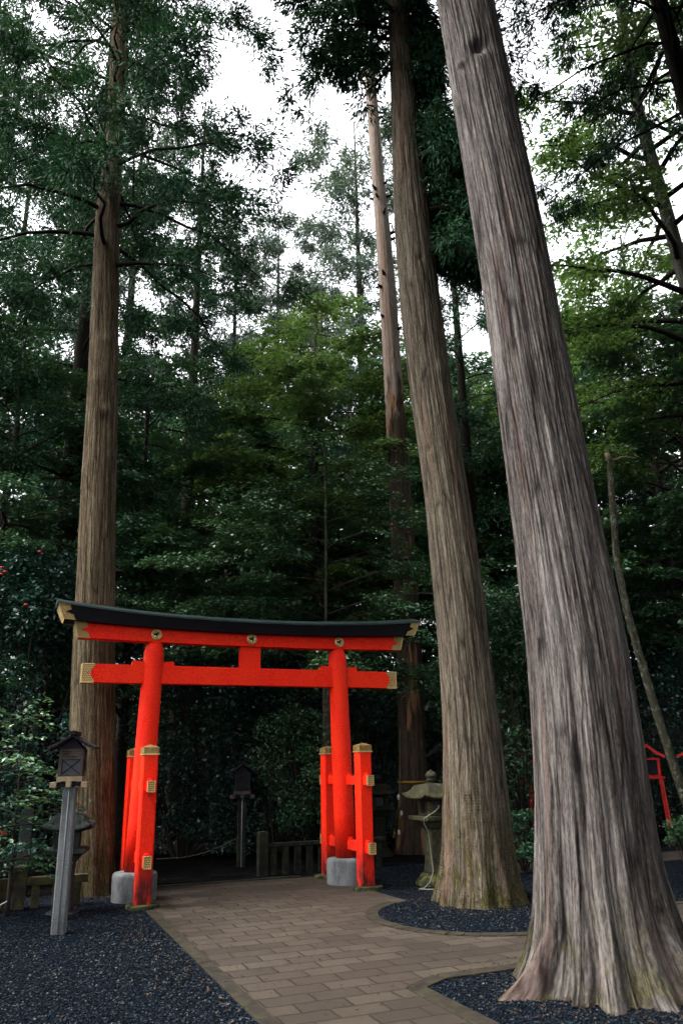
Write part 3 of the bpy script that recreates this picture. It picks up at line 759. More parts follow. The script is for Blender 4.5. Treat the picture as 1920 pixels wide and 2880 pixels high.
# tie beam
LT, TB, TT = 2.487, 2.883, 3.148
tb = MB().box(-LT, LT, -.08, .08, TB, TT).build('tie_beam', M['red'], gate, False, .005)
for sg in (-1, 1):
    zc = (TB + TT) / 2; hh = (TT - TB) / 2 + .004
    e = LT + .004
    prof = [(e, -hh), (e, hh), (e - .17, hh), (e - .185, hh * .82), (e - .165, hh * .62), (e - .135, hh * .45), (e - .125, 0), (e - .135, -hh * .45), (e - .165, -hh * .62), (e - .185, -hh * .82), (e - .17, -hh)]
    for ya, yb in ((-.086, -.0805), (.0805, .086)):
        MB().prism([(sg * a, zc + b) for a, b in prof], ya, yb).build('end_fitting', M['gold_lattice'], tb)
        ym = -.089 if ya < 0 else .0862
        MB().lathe([(.013, 0), (.013, .0028)], 12).build('fitting_hole', M['red'], tb).matrix_local = Matrix.Translation((sg * (e - .085), ym + .0028, zc)) @ Matrix.Rotation(R_(90), 4, 'X')
        mb = MB(); y1, y2 = (-.091, -.0862) if ya < 0 else (.0862, .091)
        for q in (-1, 1): mb.box(min(sg * (e - .17), sg * e), max(sg * (e - .17), sg * e), y1, y2, zc + q * (hh - .006) - .006, zc + q * (hh - .006) + .006)
        mb.box(min(sg * (e - .012), sg * e), max(sg * (e - .012), sg * e), y1, y2, zc - hh + .012, zc + hh - .012)
        mb.build('fitting_edge', M['gold_edge'], tb)
    MB().box(min(sg * LT, sg * (e + .001)), max(sg * LT, sg * (e + .001)), -.0803, .0803, TB - .003, TT + .003).build('end_fitting', M['gold_lattice'], tb)
    for ins in (-1, 1):       # wedges either side of the pillar
        xa = lean(3.15) * sg
        a0, a1 = xa + ins * .10, xa + ins * .315
        MB().prism([(a0, TT + .001), (a1, TT + .001), (a1 - ins * .018, TT + .068), (a0, TT + .050)], -.065, .065).build('wedge', M['red'], gate, False, .003)
MB().box(-.164, .164, -.05, .05, TT + .001, 3.50).build('strut', M['red'], gate, False, .004)
# upper beam and roof follow one upward curve
def sori(x, rise, L=2.7, p=2.3): return rise * (abs(x) / L) ** p
def swept(prof_at, xs):
    V = [];
    for x in xs:
        V += [(xx, y, z) for xx, y, z in prof_at(x)]
    n = len(prof_at(xs[0])); F = []
    for i in range(len(xs) - 1):
        for k in range(n): F.append((i * n + k, (i + 1) * n + k, (i + 1) * n + (k + 1) % n, i * n + (k + 1) % n))
    F += [tuple(range(n)), tuple(range(len(xs) * n - 1, (len(xs) - 1) * n - 1, -1))]
    return MB().add(V, F)
xs = np.linspace(-1, 1, 41)
def ub(u, d=0.0):
    x = u * 2.575; s = .035 * abs(u) ** 2.3
    xt = u * 2.635; t = .070 * abs(u) ** 2.3
    y = .10 + d
    return [(x, -y, 3.482 + s - d), (xt, -y, 3.672 + t + d), (xt, y, 3.672 + t + d), (x, y, 3.482 + s - d)]
beam = swept(ub, xs).build('upper_beam', M['red'], gate)
def kas(u):
    x = u * 2.79; xt = u * 2.885; s = .088 * abs(u) ** 2.2; t = .155 * abs(u) ** 2.2
    return [(x, -.21, 3.668 + s), (xt, -.255, 3.815 + t), (xt, .255, 3.815 + t), (x, .21, 3.668 + s)]
roof = swept(kas, xs).build('roof_beam', M['black_lacquer'], gate)
def cop(u):
    x = u * 2.91; t = .155 * abs(u) ** 2.2
    return [(x, -.275, 3.817 + t), (x, -.275, 3.840 + t), (x, 0, 3.925 + t), (x, .275, 3.840 + t), (x, .275, 3.817 + t)]
swept(cop, xs).build('copper_roof', M['patina'], roof)
def fitting(name, f, u0, notch, front, parent, sg, hole_mat, holesz=.013):
    """gilt plate on the outer end of a curved beam: follows the beam's slanted end"""
    us = [sg * 1.002, sg * u0]
    lo1, hi1 = np.array(f(us[0])[0]), np.array(f(us[0])[1]); lo0, hi0 = np.array(f(us[1])[0]), np.array(f(us[1])[1])
    if front > 0: lo1, hi1, lo0, hi0 = (np.array(f(us[0])[3]), np.array(f(us[0])[2]), np.array(f(us[1])[3]), np.array(f(us[1])[2]))
    fy = front
    ts = [0, .16, .32, .42, .5, .58, .7, .84, 1]; ins = [0, .06, .05, .38, .45, .38, .05, .06, 0]
    ring = [lo1 + (hi1 - lo1) * t for t in np.linspace(0, 1, 5)] + [(lo0 + (hi0 - lo0) * t) * (1 - i * notch) + (lo1 + (hi1 - lo1) * t) * i * notch for t, i in zip(reversed(ts), reversed(ins))]
    a = [tuple(p + np.array([0, fy * .001, 0])) for p in ring]; b = [tuple(p + np.array([0, fy * .007, 0])) for p in ring]
    n = len(ring); F = [tuple(range(n)), tuple(range(2 * n - 1, n - 1, -1))] + [(i, i + n, (i + 1) % n + n, (i + 1) % n) for i in range(n)]
    MB().add(a + b, F).build(name, M['gold_wave'], parent)
    c = (lo1 + hi1) / 2 * .48 + (lo0 + hi0) / 2 * .52
    MB().lathe([(holesz, 0), (holesz, .003)], 10).build('fitting_hole', hole_mat, parent).matrix_local = Matrix.Translation(Vector(c) + Vector((0, fy * .0075 + (.003 if fy > 0 else 0), 0))) @ Matrix.Rotation(R_(90), 4, 'X')
    mb = MB()
    for p, q in ((lo1, hi1), (lo1, lo0), (hi1, hi0)): mb.tube([p + np.array([0, fy * .006, 0]), q + np.array([0, fy * .006, 0])], .006, 6)
    mb.build('fitting_edge', M['gold_edge'], parent)
for sg in (-1, 1):
    for fr in (-1, 1):
        fitting('end_fitting', ub, .937, 1.0, fr, beam, sg, M['red'])
        fitting('end_fitting', kas, .945, 1.0, fr, roof, sg, M['black_lacquer'])
    a = [np.array(v) + np.array([sg * .004, 0, 0]) for v in kas(sg * 1.0)]; c = sum(a) / 4
    mb = MB(); V = [tuple(v) for v in a] + [tuple(v - np.array([sg * .003, 0, 0])) for v in a]
    mb.add(V, [(0, 1, 2, 3), (7, 6, 5, 4), (0, 4, 5, 1), (1, 5, 6, 2), (2, 6, 7, 3), (3, 7, 4, 0)]).build('end_fitting', M['gold_wave'], roof)
    a = [np.array(v) + np.array([sg * .004, 0, 0]) for v in ub(sg * 1.0)]
    V = [tuple(v) for v in a] + [tuple(v - np.array([sg * .003, 0, 0])) for v in a]
    MB().add(V, [(0, 1, 2, 3), (7, 6, 5, 4), (0, 4, 5, 1), (1, 5, 6, 2), (2, 6, 7, 3), (3, 7, 4, 0)]).build('end_fitting', M['gold_wave'], beam)
# three-comma emblems
def emblem(x, z):
    mb = MB()
    ring = [(x + .070 * math.cos(a), -.114, z + .070 * math.sin(a)) for a in np.linspace(0, 2 * math.pi, 37)]
    mb.tube(ring, .011, 8, False)
    for k in range(3):
        a0 = 2 * math.pi * k / 3 + .5; pts, rad = [], []
        for t in np.linspace(0, 1, 15):
            rr_ = .030 + .034 * t ** .8; a = a0 - t * 2.3
            pts.append((x + rr_ * math.cos(a), -.112, z + rr_ * math.sin(a))); rad.append(.022 * (1 - t) ** .6 + .005)
        mb.tube(pts, rad, 8)
    o = mb.build('emblem', M['gold_dark'], gate, True)
    MB().lathe([(.064, 0), (.064, .006)], 28).build('emblem_disc', M['black_lacquer'], o).matrix_local = Matrix.Translation((x, -.1003, z)) @ Matrix.Rotation(R_(90), 4, 'X')
for x in (-WE, 0, WE): emblem(x, 3.598 if x else 3.588)

# ------------------------------------------------------------------ lanterns, fences and other stonework
def lantern_post(loc, rz, label, post_h=1.5, sc=1.0, group=None, dark=False):
    t = empty('wooden_lantern', loc, rz); t.scale = (sc,) * 3
    tag(t, label, 'lantern', group)
    st = M['granite' if not dark else 'granite_shaded']
    mb = MB(); chamfer_box(mb, 0, 0, .142, .142, -.1, post_h, .012)
    p = mb.build('stone_post', st, t)
    wd, pl, br_ = ('old_wood', 'pane', 'pale_wood') if not dark else ('dark_roof', 'dark_roof', 'old_wood')  # the dark set puts the shade behind the gate into its colours
    MB().tube([(.0, -.078, -.02), (.0, -.078, post_h - .1), (.0, -.072, post_h - .01)], .0065, 8).build('conduit', M['cable_grey'], p, True)
    z = post_h
    mb = MB()
    mb.box(-.205, -.135, -.14, .14, z, z + .062); mb.box(.135, .205, -.14, .14, z, z + .062); mb.box(-.028, .028, -.16, .16, z + .002, z + .064)
    mb.build('bracket', M[br_], t, False, .004)
    MB().box(-.134, .134, -.10, .10, z + .012, z + .058).build('bracket_board', M['dark_roof'], t)
    z += .066
    MB().box(-.140, .140, -.125, .125, z, z + .052).build('base_board', M[br_], t, False, .004)
    z += .053
    bx = MB()
    for sx in (-1, 1):
        for sy in (-1, 1): bx.box(sx * .118 - .016, sx * .118 + .016, sy * .098 - .016, sy * .098 + .016, z, z + .30)
    for q0, q1 in ((0, .022), (.185, .21)):
        bx.box(-.102, .102, -.108, -.088, z + q0, z + q1); bx.box(-.102, .102, .088, .108, z + q0, z + q1)
        bx.box(-.128, -.108, -.082, .082, z + q0, z + q1); bx.box(.108, .128, -.082, .082, z + q0, z + q1)
    for k in range(3):
        zz = z + .214 + k * .031
        bx.box(-.102, .102, -.112, -.094, zz, zz + .024); bx.box(-.132, -.112, -.082, .082, zz, zz + .024); bx.box(.112, .132, -.082, .082, zz, zz + .024); bx.box(-.102, .102, .094, .112, zz, zz + .024)
    fr = bx.build('lantern_box', M[wd], t, False, .002)
    pn = MB(); pn.box(-.101, .101, -.092, -.088, z + .023, z + .184); pn.box(-.101, .101, .088, .092, z + .023, z + .184); pn.box(-.112, -.108, -.081, .081, z + .023, z + .184); pn.box(.108, .112, -.081, .081, z + .023, z + .184)
    pn.build('pane', M[pl], fr)
    cr = MB()
    for a, b in (((-.1, .026), (.1, .182)), ((-.1, .182), (.1, .026))):
        cr.tube([(a[0], -.0955, z + a[1]), (b[0], -.0955, z + b[1])], .0042, 6)
    cr.build('cross_bars', M['dark_roof'], fr)
    z += .30
    rf = MB()
    rf.prism([(-.128, z), (.128, z), (.0, z + .135)], -.10, .10)
    for s in (-1, 1):
        rf.prism([(s * -.005, z + .165), (s * -.005, z + .135), (s * .155, z + .035), (s * .262, z - .005), (s * .267, z + .020), (s * .165, z + .066)], -.165, .165)
    rf.box(-.034, .034, -.195, .195, z + .155, z + .20)
    for s in (-1, 1):
        for k in range(5): rf.box(-.012, .012, -.006, .006, 0, .03, None, (s * (.06 + .045 * k), -.178, z + .105 - .03 * k))
    rf.build('roof', M['dark_roof'], t, False, .003)
    return t
lantern_post((-3.17, 9.43, 0), YAW * .35, 'dark wooden lantern with crossed pane bars on a slim granite post beside the gate')
c = at(555, 1880, 15.2)
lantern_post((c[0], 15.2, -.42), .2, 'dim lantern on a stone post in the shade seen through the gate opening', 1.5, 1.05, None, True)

def stone_lantern(loc, rz, sc, label, mat='granite_moss', roofmat=None, group=None):
    t = empty('stone_lantern', loc, rz); t.scale = (sc,) * 3; tag(t, label, 'stone lantern', group)
    m = M[mat]; q = math.pi / 4
    MB().lathe([(.33, -.06), (.31, .06), (.24, .13), (.20, .165)], 6, (0, 0, 0), .3).build('base', M['moss_stone'] if mat == 'granite_moss' else m, t, False, .02)
    MB().lathe([(.185, .166), (.165, .30), (.16, .60), (.175, .76)], 4, (0, 0, 0), q).build('shaft', m, t, False, .012)
    MB().lathe([(.18, .761), (.30, .86), (.385, .885), (.385, .945)], 4, (0, 0, 0), q).build('platform', m, t, False, .01)
    fb = MB()
    for sx in (-1, 1):
        for sy in (-1, 1): fb.box(sx * .125 - .035, sx * .125 + .035, sy * .125 - .035, sy * .125 + .035, .946, 1.15)
    fb.box(-.092, .092, -.155, -.118, .947, .985); fb.box(-.092, .092, .118, .155, .947, .985); fb.box(-.155, -.118, -.092, .092, .947, .985); fb.box(.118, .155, -.092, .092, .947, .985)
    f = fb.build('fire_box', m, t, False, .006)
    MB().box(-.088, .088, -.088, .088, .947, 1.149).build('pane', M['pane'], f)
    prof = [(.14, 1.151), (.30, 1.160), (.468, 1.190), (.475, 1.212), (.405, 1.232), (.33, 1.285), (.275, 1.345), (.20, 1.385), (.07, 1.408)]
    V, F = [], []
    seg = 48
    for r0, z in prof:
        for k in range(seg):
            a = 2 * math.pi * k / seg + q
            cs = max(abs(math.cos(a - q)), abs(math.sin(a - q)))
            sqr = .70 / cs; corner = ((1 / cs - 1) / (math.sqrt(2) - 1)) ** 2.5 if r0 > .2 else 0
            V.append((r0 * sqr * math.cos(a - q), r0 * sqr * math.sin(a - q), z + .055 * corner * (r0 / .48)))
    for i in range(len(prof) - 1):
        for k in range(seg): F.append((i * seg + k, i * seg + (k + 1) % seg, (i + 1) * seg + (k + 1) % seg, (i + 1) * seg + k))
    F += [tuple(range(seg - 1, -1, -1)), tuple((len(prof) - 1) * seg + k for k in range(seg))]
    MB().add(V, F).build('roof', M[roofmat] if roofmat else m, t, True)
    MB().lathe([(.055, 1.409), (.05, 1.43), (.075, 1.44), (.08, 1.465), (.06, 1.475), (.085, 1.49), (.09, 1.525), (.065, 1.56), (.02, 1.585), (.012, 1.60)], 20).build('finial', m, t, True)
    return t
SL = (1.28, 12.53, 0)
stone_lantern(SL, .45, 1.0, 'mossy stone lantern with pale cord hanging on it, between the gate and middle cedar')
c = at(158, 1880, 10.7)
stone_lantern((c[0], 10.75, -.12), .2, .92, 'grey stone lantern half hidden behind the slim granite lantern post', 'stone_grey')
c = at(868, 1850, 16.5)
stone_lantern((c[0], 16.5, 0), .3, .95, 'dark stone lantern seen just right of the gilt capped right gate posts', 'granite_shaded')
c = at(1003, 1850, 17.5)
stone_lantern((c[0], 17.5, 0), .1, 1.0, 'dark stone lantern behind the mossy one, only its knob showing', 'granite_shaded')
# pale cord on the stone lantern
sx, sy, _ = SL
tag(MB().tube([(sx + .06, sy - .31, 1.10), (sx + .055, sy - .33, 1.07), (sx + .0, sy - .335, 1.02), (sx - .09, sy - .33, .965), (sx - .16, sy - .325, .93), (sx - .17, sy - .30, .86), (sx - .10, sy - .20, .72), (sx - .085, sy - .175, .55), (sx - .07, sy - .18, .35), (sx - .06, sy - .22, .20), (sx - .13, sy - .33, .07), (sx - .22, sy - .43, .015), (sx - .30, sy - .50, .012), (sx - .20, sy - .56, .012), (sx + .02, sy - .58, .012), (sx + .25, sy - .50, .012)], .0085, 7).build('cord', M['cable'], None, True),
    'pale thick cord draped over the mossy stone lantern and onto the gravel', 'cord')

def stone_fence(A, B, ph, pw, rail_z, rail_h, nb, label, posts=(0, 1), mat='granite_moss'):
    A, B = np.array(A), np.array(B); L = np.linalg.norm(B - A); rz = math.atan2(B[1] - A[1], B[0] - A[0])
    t = empty('stone_fence', (A[0], A[1], 0), rz); tag(t, label, 'fence')
    for f in posts:
        mb = MB(); x = L * f
        mb.box(x - pw / 2, x + pw / 2, -pw / 2, pw / 2, -.1, ph)
        mb.add([(x - pw / 2, -pw / 2, ph + .001), (x + pw / 2, -pw / 2, ph + .001), (x + pw / 2, pw / 2, ph + .001), (x - pw / 2, pw / 2, ph + .001), (x, 0, ph + .03)], [(0, 1, 4), (1, 2, 4), (2, 3, 4), (3, 0, 4), (3, 2, 1, 0)])
        mb.build('post', M[mat], t, False, .006)
    ps = sorted(L * f for f in posts)
    spans = [(0 if i == 0 else ps[i - 1] + pw / 2 + .003, ps[i] - pw / 2 - .003 if i < len(ps) else L) for i in range(len(ps) + 1)]
    for a, b in spans:
        if b - a < .15: continue
        MB().box(a, b, -.06, .06, rail_z, rail_z + rail_h).build('rail', M[mat], t, False, .008)
        n = max(1, int((b - a) / .2))
        for k in range(n):
            x = a + (b - a) * (k + .5) / n
            MB().box(x - .05, x + .05, -.04, .04, -.1, rail_z - .001).build('baluster', M[mat], t, False, .008)
    return t
d = np.array([CY, SY])
p = gnd(40, 2088)[:2]
stone_fence(p - d * 1.2, p + d * .85, .50, .15, .27, .10, 4, 'low weathered stone fence at the left edge behind the lantern post', (1.2 / 2.05,))
p = gnd(602, 2012)[:2]
stone_fence(p, p + d * 2.2, .66, .155, .43, .06, 6, 'low dark stone fence with a square end post behind the gate', (0,), 'granite_shaded')
c = at(62, 1900, 12.2)
mb = MB(); mb.box(-.085, .085, -.085, .085, -.1, 1.15); mb.prism([(-.085, 1.151), (.085, 1.151), (.0, 1.20)], -.085, .085)
o = mb.build('stone_post', M['stone_grey'], None, False, .01); o.location = (c[0], 12.2, 0); o.rotation_euler = (0, 0, .3)
tag(o, 'plain grey stone post behind the low stone fence on the left', 'post')
tag(MB().tube([(-3.95, 9.75, .02), (-3.98, 9.7, .16), (-3.93, 9.66, .26), (-3.85, 9.64, .30)], .007, 6).tube([(-3.95, 9.75, .02), (-3.93, 9.62, .012), (-3.86, 9.55, .012)], .011, 6).build('cable_loop', M['cable_grey'], None, True), 'thin grey cable looping out of the ground left of the lantern post', 'cable')
# thin rope behind the gate
a, b = at(360, 1973, 13.4), at(548, 1923, 15.0)
pts = [a + (b - a) * t - np.array([0, 0, .10 * math.sin(math.pi * t)]) for t in np.linspace(0, 1, 14)]
tag(MB().tube(pts, .005, 5).build('rope', M['wire'], None, True), 'thin dark rope strung behind the gate towards the shaded stone post', 'rope')

# grey stone gate far behind on the right
c = at(902, 1780, 22.0)
t = empty('stone_gate', (c[0], 22.0, 0), .12); tag(t, 'plain grey stone shrine gate in deep shade behind the dead tree', 'gate')
for x in (0, 2.15): MB().lathe([(.125, -.1), (.115, 2.9)], 18, (x, 0, 0)).build('pillar', M['stone_grey'], t, True)
MB().box(-.45, 2.6, -.13, .13, 2.905, 3.10).build('upper_beam', M['stone_grey'], t, False, .01)
MB().box(-.28, 2.43, -.08, .08, 2.35, 2.53).build('tie_beam', M['stone_grey'], t, False, .01)
MB().box(1.0, 1.15, -.07, .07, 2.531, 2.904).build('strut', M['stone_grey'], t)
# little shrine with a green roof
c = at(1035, 1790, 20.0)
t = empty('small_shrine', (c[0], 20.0, 0), .1); tag(t, 'small shrine with green copper eaves half hidden behind the middle cedar', 'shrine')
MB().box(-.6, .6, -.45, .45, -.05, .45).build('plinth', M['stone_grey'], t, False, .02)
MB().box(-.42, .42, -.35, .35, .451, 1.75).build('wall', M['dark_roof'], t)
for s in (-1, 1): MB().prism([(0, 2.45), (0, 2.38), (s * .55, 1.93), (s * .95, 1.74), (s * .96, 1.80), (s * .5, 2.02)], -.7, .7).build('roof', M['patina'], t)
# rope with clips, and yellow strap round the dead tree are built with that tree below

def red_lantern(loc, rz, sc, label):
    t = empty('red_lantern', loc, rz); t.scale = (sc,) * 3; tag(t, label, 'lantern', 'red lanterns in the grove')
    for s in (-1, 1):
        l = MB().prism([(s * .25 - .045, 0), (s * .25 + .045, 0), (s * .19 + .04, 1.32), (s * .19 - .04, 1.32)], -.09, .09).build('leg', M['red_dark'], t, False, .004)
        if s > 0:
            lt = MB()
            for k in range(11):
                z = 1.2 - k * .075 - (.06 if k > 1 else 0); x = .25 - .06 * z / 1.32
                lt.box(x - .018, x + .018, -.0935, -.0905, z, z + .008); lt.box(x - .018, x + .018, -.0935, -.0905, z - .022, z - .015); lt.box(x - .004, x + .004, -.0935, -.0905, z - .0145, z - .0005)
            lt.build('lettering', M['dark_roof'], l)
    MB().box(-.27, .27, -.12, .12, 1.321, 1.37).build('shelf', M['red_dark'], t, False, .004)
    MB().box(-.20, .20, -.10, .10, 1.371, 1.41).build('sill', M['red_dark'], t, False, .004)
    b = MB()
    for sx in (-1, 1):
        for sy in (-1, 1): b.box(sx * .185 - .022, sx * .185 + .022, sy * .125 - .022, sy * .125 + .022, 1.411, 1.76)
    b.box(-.162, .162, -.14, -.11, 1.72, 1.759); b.box(-.162, .162, .11, .14, 1.72, 1.759); b.box(.17, .20, -.10, .10, 1.72, 1.759); b.box(-.20, -.17, -.10, .10, 1.72, 1.759); b.box(.17, .20, -.10, .10, 1.575, 1.595)
    f = b.build('lantern_box', M['red_dark'], t)
    p = MB(); p.box(.172, .178, -.102, .102, 1.412, 1.719); p.box(-.178, -.172, -.102, .102, 1.412, 1.719); p.build('pane', M['pane_lamp'], f)
    MB().box(-.162, .162, -.13, -.122, 1.412, 1.719).build('panel', M['dark_roof'], f)
    rf = MB()
    for s in (-1, 1): rf.prism([(0, 2.05), (0, 2.0), (s * .17, 1.84), (s * .34, 1.762), (s * .35, 1.80), (s * .19, 1.885)], -.22, .26)
    r1 = rf.build('roof', M['dark_roof'], t)
    bb = MB()
    for s in (-1, 1): bb.prism([(0, 2.062), (0, 1.99), (s * .17, 1.83), (s * .335, 1.755), (s * .36, 1.80), (s * .19, 1.895)], -.25, -.222)
    bb.build('barge_board', M['red_dark'], r1)
    return t
red_lantern((6.62, 17.9, 0), -.42, .98, 'red lantern on two splayed legs beyond the leaning lichen covered trunk')
red_lantern((7.75, 18.2, 0), -.42, .98, 'red lantern cut off by the right edge of the photo')
c = at(1203, 1880, 19.0)
red_lantern((c[0], 19.0, 0), -.3, .95, 'dim red lantern behind bushes between the two big cedars')
c = at(2, 1900, 10.8)
red_lantern((c[0] - .10, 10.8, 0), .35, .52, 'dim red lantern cut off by the left edge behind the low fence')

# ------------------------------------------------------------------ the big trunks
def traced(rows, Y, lean_y=0.0):
    out = []
    for y, xl, xr in rows:
        p = at((xl + xr) / 2, y, Y); p = at((xl + xr) / 2, y, Y + lean_y * p[2])
        out.append((p[0], p[1], p[2], (xr - xl) / 2 * K / FPX * camz(p)))
    return sorted(out, key=lambda a: a[2])
def tree_root(name, axis, label, cat='tree', group=None):
    return tag(empty(name, (axis[0][0], axis[0][1], 0)), label, cat, group)
def rel(axis): return [(a[0] - axis[0][0], a[1] - axis[0][1], a[2], a[3]) for a in axis]
def extend(axis, ztop, rtop):
    a, b = np.array(axis[-3]), np.array(axis[-1]); k = (b - a) / (b[2] - a[2])
    return axis + [(b[0] + k[0] * (ztop - b[2]), b[1] + k[1] * (ztop - b[2]), ztop, rtop)]

def moss(root, tr, n, top, seed, thr):
    """moss cushions and crumbs of bark standing off the lower trunk"""
    me = tr.data; V = np.empty(len(me.vertices) * 3, np.float32); me.vertices.foreach_get('co', V); V = V.reshape(-1, 3)
    lvr = np.random.default_rng(seed + 9)
    Nn = np.empty(len(me.vertices) * 3, np.float32); me.vertices.foreach_get('normal', Nn); Nn = Nn.reshape(-1, 3)
    w = fbm(V[:, 0] * 4.2, V[:, 1] * 4.2, V[:, 2] * 2.4, seed, 5) - .26 * np.clip(V[:, 2], 0, None) / top + lvr.normal(0, .05, len(V))
    ok = np.where((w > thr) & (V[:, 2] < top) & (V[:, 2] > 0))[0]
    lv = Leaves(seed); r = lv.r; i = r.choice(ok, n); p = V[i] + Nn[i] * r.uniform(-.002, .010, (n, 1)) + r.normal(0, .004, (n, 3))
    d = norm(np.cross(Nn[i], r.normal(0, 1, (n, 3))) + Nn[i] * r.normal(.05, .2, (n, 1)))
    lv.put(p, d, np.cross(d, Nn[i] + r.normal(0, .5, (n, 3))), r.uniform(.008, .020, n), r.uniform(.007, .016, n), np.clip(.4 + r.normal(0, .3, n), 0, 1))
    return lv.mesh('moss', M['moss'], root)
# 1. the great cedar on the right
ax = traced([(2000, 1236, 1500), (1900, 1234, 1490), (1700, 1222, 1468), (1500, 1210, 1440), (1200, 1177, 1375), (900, 1137, 1318), (600, 1097, 1262), (300, 1050, 1195), (0, 1003, 1130)], 6.95)
ax = [(a[0], a[1], a[2], a[3] * .965) for a in ax]; ax = [(ax[0][0] + .02, ax[0][1], -.12, ax[0][3] * 1.02)] + ax
ax = extend(ax, 24, .16)
root = tree_root('cedar_tree', ax, 'massive leaning grey cedar trunk with flared roots filling the right side'); root_giant = root
ra = rel(ax)
tr = trunk_mesh('trunk', ra, M['bark_giant'], root, 460, 1000, [(207, .72, 13, .27), (236, .36, 11, .30), (258, .50, 10, .26), (283, .40, 13, .32), (312, .45, 16, .34), (350, .45, 22, .42), (40, .4, 25, .4), (95, .4, 25, .4), (150, .4, 22, .4), (180, .16, 14, .4)],
           .020, .06, 3, 9.0, 1.5, [(262, 9.3, .09, -.10), (222, 9.15, .05, .04), (285, 11.0, .07, -.05)], .16)
mb, lv = MB(), Leaves(1001); r = np.random.default_rng(1000); A = np.array(ra)
axf = lambda z: (np.interp(z, A[:, 2], A[:, 0]), np.interp(z, A[:, 2], A[:, 1])); trf = lambda z: np.interp(z, A[:, 2], A[:, 3])
add_cedar_boughs(r, lv, mb, axf, trf, 15.5, 24, 3.6, 44, .16, 80, .44, 4.2, .35, .26, .1)
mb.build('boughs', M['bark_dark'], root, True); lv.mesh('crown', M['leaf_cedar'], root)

# 2. the middle cedar
ax = traced([(2060, 1000, 1200), (1900, 1018, 1170), (1700, 1018, 1148), (1500, 1008, 1122), (1300, 990, 1100), (1100, 972, 1068), (900, 943, 1035), (700, 920, 1010), (500, 905, 985), (300, 900, 960), (100, 893, 945), (0, 890, 938)], 10.85)
ax[0] = (ax[0][0], ax[0][1], -.1, ax[1][3] * 1.04); ax = extend(ax, 27, .1)
root = tree_root('cedar_tree', ax, 'middle grey brown cedar with mossy foot in a round gravel bed')
ra = rel(ax)
tr = trunk_mesh('trunk', ra, M['bark_mid'], root, 260, 640, [(200, .15, 16, .40), (235, .14, 14, .33), (262, .20, 14, .28), (300, .16, 16, .30), (340, .20, 18, .34), (20, .2, 20, .4), (90, .3, 30, .4), (150, .25, 25, .4)],
           .016, .04, 13, 6.5, 1.1, [(230, 6.1, .05, -.04), (300, 7.4, .12, .03), (275, 9.4, .05, -.03)], .08)
moss(root, tr, 7000, 1.45, 2200, .42)
mb, lv = MB(), Leaves(2001); r = np.random.default_rng(2000); A = np.array(ra)
axf = lambda z: (np.interp(z, A[:, 2], A[:, 0]), np.interp(z, A[:, 2], A[:, 1])); trf = lambda z: np.interp(z, A[:, 2], A[:, 3])
add_cedar_boughs(r, lv, mb, axf, trf, 9.6, 15.5, 1.75, 60, .13, 150, .38, 8.0, .7, .18, -.05, [0.1, .5, -.25, .9])
add_cedar_boughs(r, lv, mb, axf, trf, 15.2, 26, 3.0, 56, .13, 120, .42, 5.0, .5, .22, .0)
add_cedar_boughs(r, lv, mb, axf, trf, 13.8, 18, 1.8, 26, .13, 130, .42, 5.0, .6, .22, .0, [2.7, 3.2, 3.6, 2.3])
mb.build('boughs', M['bark_dark'], root, True); lv.mesh('crown', M['leaf_cedar'], root)

# 3. the left cedar behind the gate
ax = traced([(2040, 160, 262), (1900, 163, 262), (1700, 162, 262), (1500, 170, 263), (1300, 181, 263), (1100, 190, 267), (900, 204, 270), (700, 212, 272), (500, 221, 273), (300, 246, 283), (50, 259, 294)], 12.4)
ax[0] = (ax[0][0], ax[0][1], -.15, ax[1][3] * 1.02); ax = extend(ax, 27, .08)
root = tree_root('cedar_tree', ax, 'straight brown cedar trunk behind the left end of the gate roof')
ra = rel(ax)
trunk_mesh('trunk', ra, M['bark_left'], root, 200, 560, [(200, .08, 20, .6), (250, .10, 16, .5), (290, .14, 16, .5), (330, .12, 18, .5), (60, .15, 30, .5), (140, .15, 30, .5)], .011, .035, 23, 7.0, 1.1, [(300, 7.6, .12, .05), (300, 9.0, .1, .04), (262, 8.2, .14, .03)])
mb, lv = MB(), Leaves(3001); r = np.random.default_rng(3000); A = np.array(ra)
axf = lambda z: (np.interp(z, A[:, 2], A[:, 0]), np.interp(z, A[:, 2], A[:, 1])); trf = lambda z: np.interp(z, A[:, 2], A[:, 3])
add_cedar_boughs(r, lv, mb, axf, trf, 10.6, 26.5, 3.85, 90, .11, 150, .40, 5.0, .3, .24, .04)
mb.build('boughs', M['bark_dark'], root, True); lv.mesh('crown', M['leaf_cedar'], root)

